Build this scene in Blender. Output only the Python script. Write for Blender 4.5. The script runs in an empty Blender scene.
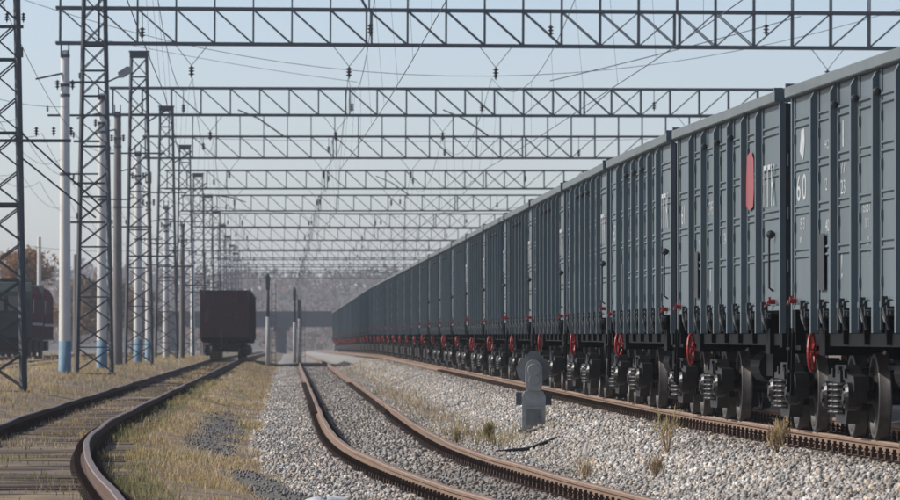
import bpy, math, random
import numpy as np
from mathutils import Matrix, Vector

random.seed(7)
RNG = np.random.default_rng(11)
R = math.radians
scene = bpy.context.scene
COL = scene.collection

# ------------------------------------------------------------------ camera
EYE = 1.58                                   # metres above the middle track's rail head
cam_d = bpy.data.cameras.new('camera')
cam = bpy.data.objects.new('camera', cam_d)
COL.objects.link(cam)
cam_d.sensor_width = 36.0
cam_d.lens = 238.0                           # long lens
cam_d.clip_start = 0.5
cam_d.clip_end = 20000
cam.location = (0, 0, EYE)
cam.rotation_euler = (R(90) + math.atan(85 / 5950), 0, 0)
cam_d.dof.use_dof = True
cam_d.dof.focus_distance = 78
cam_d.dof.aperture_fstop = 9.0
scene.camera = cam

# ------------------------------------------------------------------ sky and sun
SUN_EL, SUN_AZ = R(35), R(-80)               # azimuth from +Y, negative = to the left
world = bpy.data.worlds.new('World')
scene.world = world
world.use_nodes = True
wn, wl = world.node_tree.nodes, world.node_tree.links
wn.clear()
sky = wn.new('ShaderNodeTexSky')
sky.sky_type = 'NISHITA'
sky.sun_disc = False
sky.sun_elevation = SUN_EL
sky.sun_rotation = SUN_AZ
sky.altitude = 100
sky.air_density = 0.5
sky.dust_density = 1.0
sky.ozone_density = 3.0
tint = wn.new('ShaderNodeMix'); tint.data_type = 'RGBA'; tint.blend_type = 'MULTIPLY'
tint.inputs[0].default_value = 1.0
tint.inputs[7].default_value = (1.18, 1.0, 0.845, 1)
bg = wn.new('ShaderNodeBackground'); bg.inputs['Strength'].default_value = 0.142
wo = wn.new('ShaderNodeOutputWorld')
wl.new(sky.outputs[0], tint.inputs[6]); wl.new(tint.outputs[2], bg.inputs[0]); wl.new(bg.outputs[0], wo.inputs[0])

sd = bpy.data.lights.new('sun', 'SUN')
sd.energy = 3.4
sd.angle = R(0.8)
sd.color = (1.0, 0.94, 0.85)
sun = bpy.data.objects.new('sun', sd)
COL.objects.link(sun)
to_sun = Vector((math.sin(SUN_AZ) * math.cos(SUN_EL), math.cos(SUN_AZ) * math.cos(SUN_EL), math.sin(SUN_EL)))
sun.rotation_euler = to_sun.to_track_quat('Z', 'Y').to_euler()
sun.location = (-40, 60, 60)

scene.view_settings.view_transform = 'Standard'
scene.view_settings.look = 'None'
scene.view_settings.gamma = 1
scene.view_settings.use_curve_mapping = False
scene.view_settings.exposure = 0.40

# ------------------------------------------------------------------ helpers
def mat(name, base, rough=0.7, var=None, scale=4.0, metal=0.0, spec=0.4, bump=0.0, bscale=30.0, attr=None,
        detail=6, rust=None, rustscale=2.0, rustamt=0.5, objvar=0.0, rough2=None, coords='Object', stretch=None):
    m = bpy.data.materials.new(name); m.use_nodes = True
    n, l = m.node_tree.nodes, m.node_tree.links
    b = n['Principled BSDF']
    b.inputs['Roughness'].default_value = rough
    b.inputs['Metallic'].default_value = metal
    b.inputs['Specular IOR Level'].default_value = spec
    b.inputs['Base Color'].default_value = (*base, 1)
    tc = n.new('ShaderNodeTexCoord')
    src = tc.outputs[coords]
    if stretch:
        mp = n.new('ShaderNodeMapping'); mp.inputs['Scale'].default_value = stretch
        l.new(src, mp.inputs[0]); src = mp.outputs[0]
    col = None
    if attr:
        a = n.new('ShaderNodeAttribute'); a.attribute_name = attr; col = a.outputs['Color']
    if var:
        t = n.new('ShaderNodeTexNoise'); t.inputs['Scale'].default_value = scale; t.inputs['Detail'].default_value = detail
        t.inputs['Roughness'].default_value = 0.65
        l.new(src, t.inputs['Vector'])
        r = n.new('ShaderNodeMapRange'); r.inputs[1].default_value = 0.32; r.inputs[2].default_value = 0.68
        l.new(t.outputs['Fac'], r.inputs[0])
        x = n.new('ShaderNodeMix'); x.data_type = 'RGBA'
        l.new(r.outputs[0], x.inputs[0])
        x.inputs[6].default_value = (*base, 1)
        if col: l.new(col, x.inputs[6])
        x.inputs[7].default_value = (*var, 1)
        col = x.outputs[2]
        if rough2 is not None:
            rr = n.new('ShaderNodeMapRange'); rr.inputs[3].default_value = rough; rr.inputs[4].default_value = rough2
            l.new(t.outputs['Fac'], rr.inputs[0]); l.new(rr.outputs[0], b.inputs['Roughness'])
    if rust:
        t = n.new('ShaderNodeTexNoise'); t.inputs['Scale'].default_value = rustscale; t.inputs['Detail'].default_value = 9
        t.inputs['Roughness'].default_value = 0.7
        l.new(src, t.inputs['Vector'])
        r = n.new('ShaderNodeMapRange'); r.inputs[1].default_value = 1 - rustamt; r.inputs[2].default_value = 1.1 - rustamt
        l.new(t.outputs['Fac'], r.inputs[0])
        x = n.new('ShaderNodeMix'); x.data_type = 'RGBA'
        l.new(r.outputs[0], x.inputs[0]); x.inputs[6].default_value = (*base, 1)
        if col: l.new(col, x.inputs[6])
        x.inputs[7].default_value = (*rust, 1)
        col = x.outputs[2]
    if objvar:
        oi = n.new('ShaderNodeObjectInfo')
        hs = n.new('ShaderNodeHueSaturation')
        r = n.new('ShaderNodeMapRange'); r.inputs[3].default_value = 1 - objvar; r.inputs[4].default_value = 1 + objvar
        l.new(oi.outputs['Random'], r.inputs[0]); l.new(r.outputs[0], hs.inputs['Value'])
        hs.inputs['Color'].default_value = (*base, 1)
        if col: l.new(col, hs.inputs['Color'])
        col = hs.outputs[0]
    if col: l.new(col, b.inputs['Base Color'])
    if bump:
        t = n.new('ShaderNodeTexNoise'); t.inputs['Scale'].default_value = bscale; t.inputs['Detail'].default_value = 5
        l.new(src, t.inputs['Vector'])
        bp = n.new('ShaderNodeBump'); bp.inputs['Strength'].default_value = bump; bp.inputs['Distance'].default_value = 0.02
        l.new(t.outputs['Fac'], bp.inputs['Height']); l.new(bp.outputs[0], b.inputs['Normal'])
    return m

M = {}
M['paint']   = mat('wagon_paint', (0.070, 0.104, 0.123), 0.45, var=(0.093, 0.130, 0.148), scale=1.4, spec=0.5, bump=0.05, bscale=9,
                   rust=(0.10, 0.085, 0.075), rustscale=3.0, rustamt=0.34, objvar=0.06, rough2=0.58, stretch=(1, 1, .35))
# dirt streaks on the wagon sides and a slightly different fade from wagon to wagon
n_, l_ = M['paint'].node_tree.nodes, M['paint'].node_tree.links
b_ = n_['Principled BSDF']; src_ = b_.inputs['Base Color'].links[0].from_socket
tc_ = n_.new('ShaderNodeTexCoord'); oi_ = n_.new('ShaderNodeObjectInfo'); ad_ = n_.new('ShaderNodeVectorMath'); ad_.operation = 'ADD'
mp_ = n_.new('ShaderNodeMapping'); mp_.inputs['Scale'].default_value = (5, 5, .45)
l_.new(tc_.outputs['Object'], ad_.inputs[0]); l_.new(oi_.outputs['Location'], ad_.inputs[1]); l_.new(ad_.outputs[0], mp_.inputs[0])
ns_ = n_.new('ShaderNodeTexNoise'); ns_.inputs['Scale'].default_value = 1.6; ns_.inputs['Detail'].default_value = 8; ns_.inputs['Roughness'].default_value = .7
l_.new(mp_.outputs[0], ns_.inputs['Vector'])
mr_ = n_.new('ShaderNodeMapRange'); mr_.inputs[1].default_value = .47; mr_.inputs[2].default_value = .74; mr_.inputs[4].default_value = .8
l_.new(ns_.outputs['Fac'], mr_.inputs[0])
mx_ = n_.new('ShaderNodeMix'); mx_.data_type = 'RGBA'; l_.new(mr_.outputs[0], mx_.inputs[0]); l_.new(src_, mx_.inputs[6]); mx_.inputs[7].default_value = (.132, .138, .134, 1)
fa_ = n_.new('ShaderNodeAttribute'); fa_.attribute_type = 'OBJECT'; fa_.attribute_name = 'fade'
hv_ = n_.new('ShaderNodeHueSaturation'); l_.new(mx_.outputs[2], hv_.inputs['Color']); l_.new(fa_.outputs['Fac'], hv_.inputs['Value'])
l_.new(hv_.outputs[0], b_.inputs['Base Color'])
M['steel_rim'] = mat('top_rail_paint', (0.100, 0.128, 0.138), 0.6, var=(0.128, 0.152, 0.16), scale=2, rust=(0.12, 0.10, 0.09), rustscale=4, rustamt=0.36)
M['black']   = mat('black_underframe', (0.004, 0.004, 0.005), 0.6, var=(0.009, 0.009, 0.009), scale=5, spec=0.08, bump=0.1, bscale=14)
M['bogie']   = mat('bogie_casting', (0.005, 0.0055, 0.0065), 0.42, var=(0.012, 0.012, 0.012), scale=6, spec=0.45, bump=0.15, bscale=25)
M['wheel']   = mat('wheel_web', (0.010, 0.010, 0.011), 0.5, var=(0.024, 0.021, 0.019), scale=7)
M['tread']   = mat('wheel_tread', (0.085, 0.080, 0.076), 0.45, metal=0.5, var=(0.05, 0.046, 0.044), scale=9)
M['hardware'] = mat('zinc_hardware', (0.055, 0.065, 0.07), 0.5, metal=0.3, var=(0.022, 0.025, 0.028), scale=12)
M['red']     = mat('red_paint', (0.36, 0.03, 0.033), 0.5, var=(0.25, 0.025, 0.028), scale=6)
M['white_stencil'] = mat('white_stencil', (0.50, 0.52, 0.52), 0.6, var=(0.26, 0.30, 0.32), scale=7)
M['red_stencil'] = mat('red_stencil', (0.30, 0.06, 0.07), 0.55, var=(0.20, 0.07, 0.08), scale=5)
M['dark_plate_and_gap_shade'] = mat('dark_plate_and_gap_shade', (0.022, 0.026, 0.030), 0.6, var=(0.035, 0.04, 0.044), scale=8)
M['brown_paint'] = mat('brown_wagon_paint', (0.065, 0.022, 0.022), 0.65, var=(0.036, 0.014, 0.016), scale=1.5, rust=(0.10, 0.05, 0.035), rustscale=2.2, rustamt=.44, stretch=(1, 1, .3))
M['mast']    = mat('mast_steel', (0.060, 0.075, 0.090), 0.6, var=(0.085, 0.095, 0.105), scale=1.5, rust=(0.07, 0.05, 0.04), rustscale=2.5, rustamt=.34)
M['gantry']  = mat('gantry_steel', (0.085, 0.105, 0.125), 0.6, var=(0.12, 0.135, 0.15), scale=1.0, rust=(0.08, 0.065, 0.06), rustscale=1.5, rustamt=.34)
M['insul']   = mat('insulator_glaze', (0.030, 0.032, 0.038), 0.25, spec=0.6, var=(0.05, 0.04, 0.035), scale=9)
M['wire']    = mat('wire_metal', (0.07, 0.075, 0.085), 0.5, metal=0.3, var=(0.05, 0.05, 0.06), scale=3)
M['concrete'] = mat('pole_concrete', (0.66, 0.655, 0.62), 0.85, var=(0.54, 0.535, 0.51), scale=2.2, bump=0.1, rust=(0.42, 0.405, 0.385), rustscale=1.2, rustamt=.4, stretch=(1, 1, .3))
M['concrete_brown'] = mat('old_concrete', (0.22, 0.205, 0.20), 0.9, var=(0.15, 0.14, 0.138), scale=2.2, bump=0.1, stretch=(1, 1, .3))
M['blue']    = mat('blue_base_paint', (0.11, 0.22, 0.31), 0.7, var=(0.20, 0.30, 0.37), scale=4, rust=(0.32, 0.36, 0.40), rustscale=3, rustamt=.38)
M['rail_side'] = mat('rail_rust', (0.16, 0.105, 0.074), 0.85, var=(0.225, 0.155, 0.112), scale=3, bump=0.2, bscale=12)
M['rail_dark'] = mat('rail_dark_rust', (0.075, 0.05, 0.042), 0.85, var=(0.12, 0.075, 0.055), scale=3, bump=0.2, bscale=12)
M['rail_head'] = mat('rail_head_worn', (0.30, 0.215, 0.158), 0.6, metal=0.1, var=(0.21, 0.142, 0.10), scale=1.2)
M['rail_shiny'] = mat('rail_head_grey', (0.23, 0.19, 0.17), 0.5, metal=0.3, var=(0.19, 0.125, 0.09), scale=0.9)
M['clamp']   = mat('fastening_rust', (0.040, 0.027, 0.022), 0.9, var=(0.075, 0.045, 0.032), scale=6)
M['sleeper_wood'] = mat('sleeper_wood', (0.165, 0.132, 0.105), 0.92, var=(0.085, 0.067, 0.055), scale=3, bump=0.5, bscale=8, objvar=0.35, stretch=(.25, 3, 3))
M['sleeper_concrete'] = mat('sleeper_concrete', (0.235, 0.215, 0.200), 0.92, var=(0.16, 0.14, 0.125), scale=3, bump=0.3, bscale=16, objvar=0.18)
M['ballast'] = mat('ballast_bed', (0.33, 0.32, 0.305), 0.95, var=(0.19, 0.182, 0.175), scale=9, bump=1.0, bscale=14, rust=(0.19, 0.155, 0.115), rustscale=.5, rustamt=.42)
M['stone']   = mat('ballast_stone', (0.3, 0.3, 0.3), 0.9, attr='tone', var=(0.20, 0.19, 0.18), scale=1.2, spec=0.3)
M['soil']    = mat('yard_soil', (0.20, 0.155, 0.112), 0.97, var=(0.11, 0.088, 0.070), scale=1.3, bump=0.8, bscale=6, detail=9, rust=(0.27, 0.215, 0.125), rustscale=.35, rustamt=.5)
M['slag']    = mat('dark_slag', (0.12, 0.122, 0.125), 0.95, var=(0.19, 0.175, 0.155), scale=5, bump=0.9, bscale=18)
M['grass']   = mat('dry_grass', (0.2, 0.16, 0.08), 0.9, attr='tone', spec=0.15)
M['leaf']    = mat('autumn_leaf', (0.15, 0.085, 0.04), 0.9, attr='tone', spec=0.15)
for k_ in ('grass', 'leaf'):
    n_, l_ = M[k_].node_tree.nodes, M[k_].node_tree.links
    tr_ = n_.new('ShaderNodeBsdfTranslucent'); mx_ = n_.new('ShaderNodeMixShader'); mx_.inputs[0].default_value = .38
    at_ = [a for a in n_ if a.type == 'ATTRIBUTE'][0]; l_.new(at_.outputs['Color'], tr_.inputs[0])
    l_.new(n_['Principled BSDF'].outputs[0], mx_.inputs[1]); l_.new(tr_.outputs[0], mx_.inputs[2]); l_.new(mx_.outputs[0], n_['Material Output'].inputs[0])
M['bark']    = mat('bark', (0.060, 0.048, 0.042), 0.95, var=(0.10, 0.085, 0.075), scale=5, bump=0.5)
M['straw']   = mat('dry_stem', (0.30, 0.22, 0.13), 0.9, var=(0.2, 0.14, 0.08), scale=9)
M['signal']  = mat('signal_grey', (0.38, 0.395, 0.39), 0.55, var=(0.27, 0.285, 0.285), scale=5, bump=0.05, rust=(0.10, 0.075, 0.06), rustscale=5, rustamt=.34)
M['signal_dark'] = mat('signal_board_grey', (0.20, 0.215, 0.22), 0.6, var=(0.14, 0.15, 0.155), scale=6, rust=(0.12, 0.09, 0.07), rustscale=6, rustamt=.38)
M['post_grey'] = mat('post_grey', (0.40, 0.40, 0.39), 0.85, var=(0.30, 0.30, 0.295), scale=2)
M['signal_base'] = mat('signal_pedestal', (0.40, 0.42, 0.42), 0.7, var=(0.28, 0.295, 0.30), scale=6, rust=(0.12, 0.10, 0.085), rustscale=5, rustamt=.36)
M['loco_red'] = mat('locomotive_red', (0.15, 0.014, 0.012), 0.9, var=(0.06, 0.010, 0.010), scale=1.2, spec=0.1)
M['loco_green'] = mat('locomotive_green', (0.012, 0.028, 0.027), 0.8, var=(0.032, 0.052, 0.048), scale=1.2)
M['glass']   = mat('dark_glass', (0.02, 0.026, 0.032), 0.08, spec=0.8, var=(0.03, 0.036, 0.04), scale=2)
M['bridge']  = mat('bridge_concrete', (0.055, 0.062, 0.075), 0.9, var=(0.035, 0.04, 0.05), scale=.15)
M['bag']     = mat('white_sack', (0.50, 0.53, 0.56), 0.7, var=(0.34, 0.37, 0.40), scale=6, bump=.6, bscale=18)
M['cable']   = mat('black_cable', (0.022, 0.022, 0.023), 0.6, var=(0.045, 0.042, 0.04), scale=4)
M['hill']    = mat('far_hill', (0.10, 0.085, 0.065), 0.95, var=(0.07, 0.062, 0.05), scale=.02)

class MB:
    """collects shapes for one mesh"""
    def __init__(s): s.v = []; s.f = []; s.m = []
    def add(s, v, f, mi=0):
        o = len(s.v); s.v += [tuple(p) for p in v]; s.f += [tuple(i + o for i in q) for q in f]; s.m += [mi] * len(f)
    def box(s, x0, x1, y0, y1, z0, z1, mi=0):
        s.add([(x0,y0,z0),(x1,y0,z0),(x1,y1,z0),(x0,y1,z0),(x0,y0,z1),(x1,y0,z1),(x1,y1,z1),(x0,y1,z1)],
              [(0,3,2,1),(4,5,6,7),(0,1,5,4),(1,2,6,5),(2,3,7,6),(3,0,4,7)], mi)
    def bar(s, p, q, w, h=None, mi=0):
        h = h or w
        a, b = Vector(p), Vector(q); d = (b - a).normalized()
        up = Vector((0,0,1)) if abs(d.z) < .95 else Vector((0,1,0))
        sx = d.cross(up).normalized() * w / 2; sy = sx.cross(d).normalized() * h / 2
        v = []
        for c in (a, b): v += [c - sx - sy, c + sx - sy, c + sx + sy, c - sx + sy]
        s.add(v, [(0,3,2,1),(4,5,6,7),(0,1,5,4),(1,2,6,5),(2,3,7,6),(3,0,4,7)], mi)
    def tube(s, pts, r, n=8, mi=0, cap=True):
        pts = [Vector(p) for p in pts]; o = []
        rr = r if isinstance(r, (list, tuple)) else [r] * len(pts)
        for i, p in enumerate(pts):
            d = (pts[min(i+1, len(pts)-1)] - pts[max(i-1, 0)]).normalized()
            up = Vector((0,0,1)) if abs(d.z) < .9 else Vector((0,1,0))
            x = d.cross(up).normalized(); y = x.cross(d).normalized()
            o += [p + (x * math.cos(2*math.pi*k/n) + y * math.sin(2*math.pi*k/n)) * rr[i] for k in range(n)]
        f = [(i*n+k, i*n+(k+1)%n, (i+1)*n+(k+1)%n, (i+1)*n+k) for i in range(len(pts)-1) for k in range(n)]
        if cap: f += [tuple(range(n))[::-1], tuple((len(pts)-1)*n + k for k in range(n))]
        s.add(o, f, mi)
    def lathe(s, prof, axis='z', n=16, c=(0,0,0), mis=None, mi=0):
        v = []
        for r, h in prof:
            for k in range(n):
                a = 2*math.pi*k/n; p = (r*math.cos(a), r*math.sin(a))
                if axis == 'z': q = (p[0], p[1], h)
                elif axis == 'x': q = (h, p[0], p[1])
                else: q = (p[0], h, p[1])
                v.append((q[0]+c[0], q[1]+c[1], q[2]+c[2]))
        for i in range(len(prof)-1):
            pass
        o = len(s.v); s.v += v
        for i in range(len(prof)-1):
            for k in range(n):
                s.f.append((o+i*n+k, o+i*n+(k+1)%n, o+(i+1)*n+(k+1)%n, o+(i+1)*n+k)); s.m.append(mis[i] if mis else mi)
        s.f.append(tuple(o+k for k in range(n))[::-1]); s.m.append(mis[0] if mis else mi)
        s.f.append(tuple(o+(len(prof)-1)*n+k for k in range(n))); s.m.append(mis[-1] if mis else mi)
    def prism(s, poly, a, b, axis='x', mi=0):
        """poly of 2-d points extruded from a to b along axis (x: poly is y,z; y: poly is x,z; z: poly is x,y)"""
        v = []
        for h in (a, b):
            for p in poly:
                v.append({'x': (h, p[0], p[1]), 'y': (p[0], h, p[1]), 'z': (p[0], p[1], h)}[axis])
        n = len(poly)
        s.add(v, [tuple(range(n))[::-1], tuple(range(n, 2*n))] + [(i, (i+1)%n, n+(i+1)%n, n+i) for i in range(n)], mi)
    def mesh(s, name, mats):
        me = bpy.data.meshes.new(name); me.from_pydata(s.v, [], s.f)
        for m in (mats if isinstance(mats, (list, tuple)) else [mats]): me.materials.append(M[m] if isinstance(m, str) else m)
        if max(s.m or [0]): me.polygons.foreach_set('material_index', s.m)
        fix_normals(me)
        return me
    def build(s, name, mats, parent=None, smooth=False, loc=None):
        return link(name, s.mesh(name, mats), parent, loc=loc, smooth=smooth)

import bmesh
def fix_normals(me):
    bm = bmesh.new(); bm.from_mesh(me); bmesh.ops.recalc_face_normals(bm, faces=bm.faces); bm.to_mesh(me); bm.free(); me.update()

def link(name, data, parent=None, loc=None, rot=None, smooth=False, scale=None):
    o = bpy.data.objects.new(name, data); COL.objects.link(o)
    if parent: o.parent = parent
    if loc is not None: o.location = loc
    if rot is not None: o.rotation_euler = rot
    if scale is not None: o.scale = scale
    if smooth and data: data.shade_smooth()
    return o

def tag(o, label=None, cat=None, group=None, kind=None):
    if label: o['label'] = label
    if cat: o['category'] = cat
    if group: o['group'] = group
    if kind: o['kind'] = kind
    return o

_unit = {}
def beam(name, p, q, w, h, material, parent):
    """a square bar as an object of its own; all bars of a material share one mesh"""
    if material not in _unit:
        b = MB(); b.box(-.5, .5, -.5, .5, 0, 1); _unit[material] = b.mesh('bar_' + material, material)
    a, b = Vector(p), Vector(q); d = b - a
    o = bpy.data.objects.new(name, _unit[material]); COL.objects.link(o)
    o.parent = parent; o.location = a; o.rotation_mode = 'QUATERNION'
    o.rotation_quaternion = d.to_track_quat('Z', 'Y'); o.scale = (w, h, d.length)
    return o

def copy_tree(o, parent=None, skip=()):
    c = o.copy(); COL.objects.link(c); c.parent = parent
    for ch in o.children:
        if ch.name.split('.')[0] not in skip: copy_tree(ch, c, skip)
    return c

def sheet(name, rows, material, parent=None, smooth=True):
    """a grid surface: rows of equal length lists of points"""
    n = len(rows[0]); v = [p for r in rows for p in r]
    f = [(i*n+j, i*n+j+1, (i+1)*n+j+1, (i+1)*n+j) for i in range(len(rows)-1) for j in range(n-1)]
    me = bpy.data.meshes.new(name); me.from_pydata(v, [], f); me.materials.append(M[material]); me.update()
    return link(name, me, parent, smooth=smooth)

ORD = ['first','second','third','fourth','fifth','sixth','seventh','eighth','ninth','tenth','eleventh','twelfth','thirteenth',
       'fourteenth','fifteenth','sixteenth','seventeenth','eighteenth','nineteenth']
def ordinal(i):
    if i < 19: return ORD[i]
    n = i + 1; tens = {2:'twenty',3:'thirty',4:'forty'}[n//10]
    return (tens[:-1] + 'ieth') if n % 10 == 0 else tens + '-' + ORD[n%10-1]

# ------------------------------------------------------------------ lie of the land
HAZE = 0.00020
SL = 0.0285                                   # the yard runs slightly left of the view
def softplus(t): return np.logaddexp(0, t)
def x_mid(y):   return 1.47 - .0273*y + .44*softplus((80 - y)/8)
def x_left(y):  return -3.70 - .0268*y + .44*softplus((76 - y)/8)
def x_right(y): return 6.60 - .0287*y + .231*softplus((80 - y)/7)
def x_far(y):   return -16.05 - .0290*y        # track of the red locomotive
def x_far2(y):  return x_far(y) + 4.6
def fall(y):    return -0.0021*np.clip(np.asarray(y, float) - 340, 0, 1500)
Z_MID, Z_LEFT, Z_RIGHT, Z_FAR = 0.0, 0.23, 0.46, 0.30

YS = np.concatenate([np.arange(0, 45, 5), np.arange(45, 160, 1.0), np.arange(160, 340, 5), np.arange(340, 1000, 30), np.array([1000, 1200, 1500, 1900, 2400, 3200, 4500, 7000])])
PROF_U = np.array([-3000,-900,-300,-120,-60,-40,-30,-24,-20,-17,-14,-12,-10,-9,-8.2,-7.6,-7,-6.4,-6,-5.6,-5.2,-4.8,-4.4,-4,-3.6,-3.2,-2.9,-2.6,-2.3,-2,-1.7,-1.4,-1,-.5,0,.5,1,1.4,1.7,2,2.3,2.6,2.9,3.2,3.5,4,4.5,5,6,7,8,9,10,12,16,24,50,150,600,2500])
def ground_z(u, y):
    """height of the bare ground at u metres right of the middle track's axis"""
    z = np.interp(u, [-60,-30,-14,-8.4,-7.3,-6.6,-3.4,-2.6,-2.0,-1.75,2.6,3.4,8.5,10,40],
                     [.05,.05,.22,.24,.20,.025,.015,-.16,-.23,-.36,-.36,-.2,-.2,.1,0])
    return z + fall(y)
def bump_noise(x, y, s=1.0):
    return (np.sin(x*1.7/s + y*.31/s) * np.sin(y*.93/s - x*.4/s) + .6*np.sin(x*3.9/s + 1.3 + y*.7/s) * np.sin(y*2.3/s + x*1.1/s)) * .5

rows = []
for y in YS:
    xm = float(x_mid(y)); u = PROF_U
    z = ground_z(u, y) + np.where(np.abs(u) < 40, .035*bump_noise(u + xm, y), 0)
    rows.append([(xm + a, float(y), float(c)) for a, c in zip(u, z)])
rows.insert(0, [(p[0], -60.0, p[2]) for p in rows[0]])
tag(sheet('ground', rows, 'soil'), 'brown dry soil of the railway yard with sparse grass', None, kind='structure')

# pale ballast that carries the middle and the right track
def bed_edge(y): return -2.55 + .22*math.sin(y*.23) + .14*math.sin(y*.71 + 1)
def bed_z(u, dr):
    m = np.interp(u, [-3.2,-2.4,-2.1,-1.85,-1.6,-1.45,-.85,-.7,.7,.85,1.45,1.6,2.0,2.4,9], [-.55,-.36,-.22,-.21,-.20,-.20,-.195,-.215,-.215,-.195,-.20,-.205,-.24,-.26,-.30])
    r = np.interp(u - dr, [-6,-3.0,-2.5,-2.1,-1.7,-1.4,1.4,1.7,2.6,3.4], [-.5,-.26,-.10,.08,.225,.24,.24,.22,-.1,-.4])
    return np.maximum(m, r)
rows = []
for y in [a for a in YS if a <= 1000]:
    xm, dr = float(x_mid(y)), float(x_right(y) - x_mid(y)); e = bed_edge(y) + 2.55
    us = [-2.4+e*.7, -2.1+e*.7, -1.75, -1.6, -1.45, -.85, -.7, 0, .7, .85, 1.45, 1.6] + [1.6 + (dr-1.4-1.6)*k/12 for k in range(1, 13)] + [dr, dr+1.4, dr+1.7, dr+2.6, dr+3.4]
    zs = [float(bed_z(np.array(a if i > 1 else (-2.4, -2.1)[i]), dr)) for i, a in enumerate(us)]; f = float(fall(y))
    rows.append([(xm + a, float(y), b + f + .012*math.sin(a*7 + y*1.9)) for a, b in zip(us, zs)])
tag(sheet('ballast_bed', rows, 'ballast'), 'pale grey crushed stone ballast around the middle and right tracks', None, kind='structure')

# ------------------------------------------------------------------ tracks
RAIL = [(-.075,-.18),(.075,-.18),(.075,-.165),(.022,-.148),(.010,-.12),(.010,-.055),(.036,-.040),(.0375,-.012),(.030,0),(-.030,0),(-.0375,-.012),(-.036,-.040),(-.010,-.055),(-.010,-.12),(-.022,-.148),(-.075,-.165)]
def rail_mesh(fx, z0, off, ys, side, head, wob):
    v, f, mi = [], [], []; n = len(RAIL)
    for y in ys:
        s = (float(fx(y+.5)) - float(fx(y-.5))); d = Vector((s, 1, 0)).normalized(); r = Vector((d.y, -d.x, 0))
        dz = float(fall(y)) + wob*math.sin(y*.27 + off)*.6 + wob*math.sin(y*.61 + 2*off)*.4
        c = Vector((float(fx(y)), float(y), z0 + dz)) + r*(off + wob*.5*math.sin(y*.37 + off))
        v += [c + r*p[0] + Vector((0,0,p[1])) for p in RAIL]
    for i in range(len(ys)-1):
        for k in range(n):
            f.append((i*n+k, i*n+(k+1)%n, (i+1)*n+(k+1)%n, (i+1)*n+k)); mi.append(1 if k in (7,8,9) else 0)
    f += [tuple(range(n)), tuple((len(ys)-1)*n+k for k in range(n))[::-1]]; mi += [0, 0]
    me = bpy.data.meshes.new('rail'); me.from_pydata(v, [], f); me.materials.append(M[side]); me.materials.append(M[head])
    me.polygons.foreach_set('material_index', mi); fix_normals(me)
    return me

def sleeper_mesh(kind):
    b = MB()
    if kind == 'wood':
        b.prism([(-.125,-.16),(.125,-.16),(.125,-.015),(.105,0),(-.105,0),(-.125,-.015)], -1.36, 1.36, 'x')
        return b.mesh('sleeper_wood', 'sleeper_wood')
    # concrete: waisted, deeper under the rails
    secs = [(-1.35,.0),(-1.05,.0),(-.5,-.03),(.5,-.03),(1.05,.0),(1.35,.0)]
    v = []
    for x, t in secs: v += [(x,-.14,-.2),(x,.14,-.2),(x,.09,t),(x,-.09,t)]
    f = [(i*4+k, i*4+(k+1)%4, i*4+4+(k+1)%4, i*4+4+k) for i in range(len(secs)-1) for k in range(4)] + [(0,3,2,1), (20,21,22,23)]
    b.add(v, f)
    return b.mesh('sleeper_concrete', 'sleeper_concrete')

def fastenings(b, c, r, d, off):
    """base plate, two clips and bolts where one rail crosses one sleeper"""
    p = c + r*off
    for s in (-1, 1):
        q = p + r*(s*.105)
        a = q - d*.055; e = q + d*.055
        b.bar(a + Vector((0,0,-.150)), e + Vector((0,0,-.150)), .075, .045)
        b.bar(q + r*(s*.010) + Vector((0,0,-.13)), q + r*(s*.010) + Vector((0,0,-.058)), .034, .034)
        b.bar(q + r*(s*.010) + Vector((0,0,-.112)), q + r*(s*.010) + Vector((0,0,-.088)), .058, .058)
    b.bar(p - r*.19 + Vector((0,0,-.187)), p + r*.19 + Vector((0,0,-.187)), .17, .014)

def track(label, fx, z0, y0, y1, kind, side, head, wob, near=48, count=190, jit=.0):
    t = link('railway_track', None, loc=(0, 0, 0)); tag(t, label, 'railway track', 'tracks of the yard')
    ys = np.concatenate([np.arange(max(y0, near-46), 150, 1.0), np.arange(150, 340, 4), np.arange(340, y1+1, 20)])
    ys = ys[ys >= y0]
    for off in (-.7975, .7975): link('rail', rail_mesh(fx, z0, off, ys, side, head, wob), t, smooth=False)
    me = sleeper_mesh(kind)
    fb = MB(); y = float(max(y0, near)); k = 0; far = MB()
    while y < min(y1, 420):
        s = float(fx(y+.5)) - float(fx(y-.5)); d = Vector((s, 1, 0)).normalized(); r = Vector((d.y, -d.x, 0))
        zz = z0 - .18 + float(fall(y)) + random.uniform(-jit, jit*.35)
        c = Vector((float(fx(y)), y, z0 + float(fall(y))))
        if k < count:
            link('sleeper', me, t, (c.x + random.uniform(-jit, jit)*2, y, zz - .012), (random.uniform(-jit, jit)*.4, random.uniform(-jit, jit)*.5, -math.atan(s) + random.uniform(-jit, jit)))
            if y < 130:
                for off in (-.7975, .7975): fastenings(fb, c, r, d, off)
            else:
                for off in (-.7975, .7975): fb.bar(c + r*(off-.16) + Vector((0,0,-.14)), c + r*(off+.16) + Vector((0,0,-.14)), .12, .07)
        else:
            far.box(c.x-1.35, c.x+1.35, y-.12, y+.12, zz-.15, zz-.012)
        y += .55 + random.uniform(-jit, jit); k += 1
    if fb.v: tag(fb.build('rail_fastening', 'clamp', t), kind='stuff')
    if far.v: tag(far.build('far_sleeper', 'sleeper_wood' if kind == 'wood' else 'sleeper_concrete', t), kind='stuff')
    return t

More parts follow.
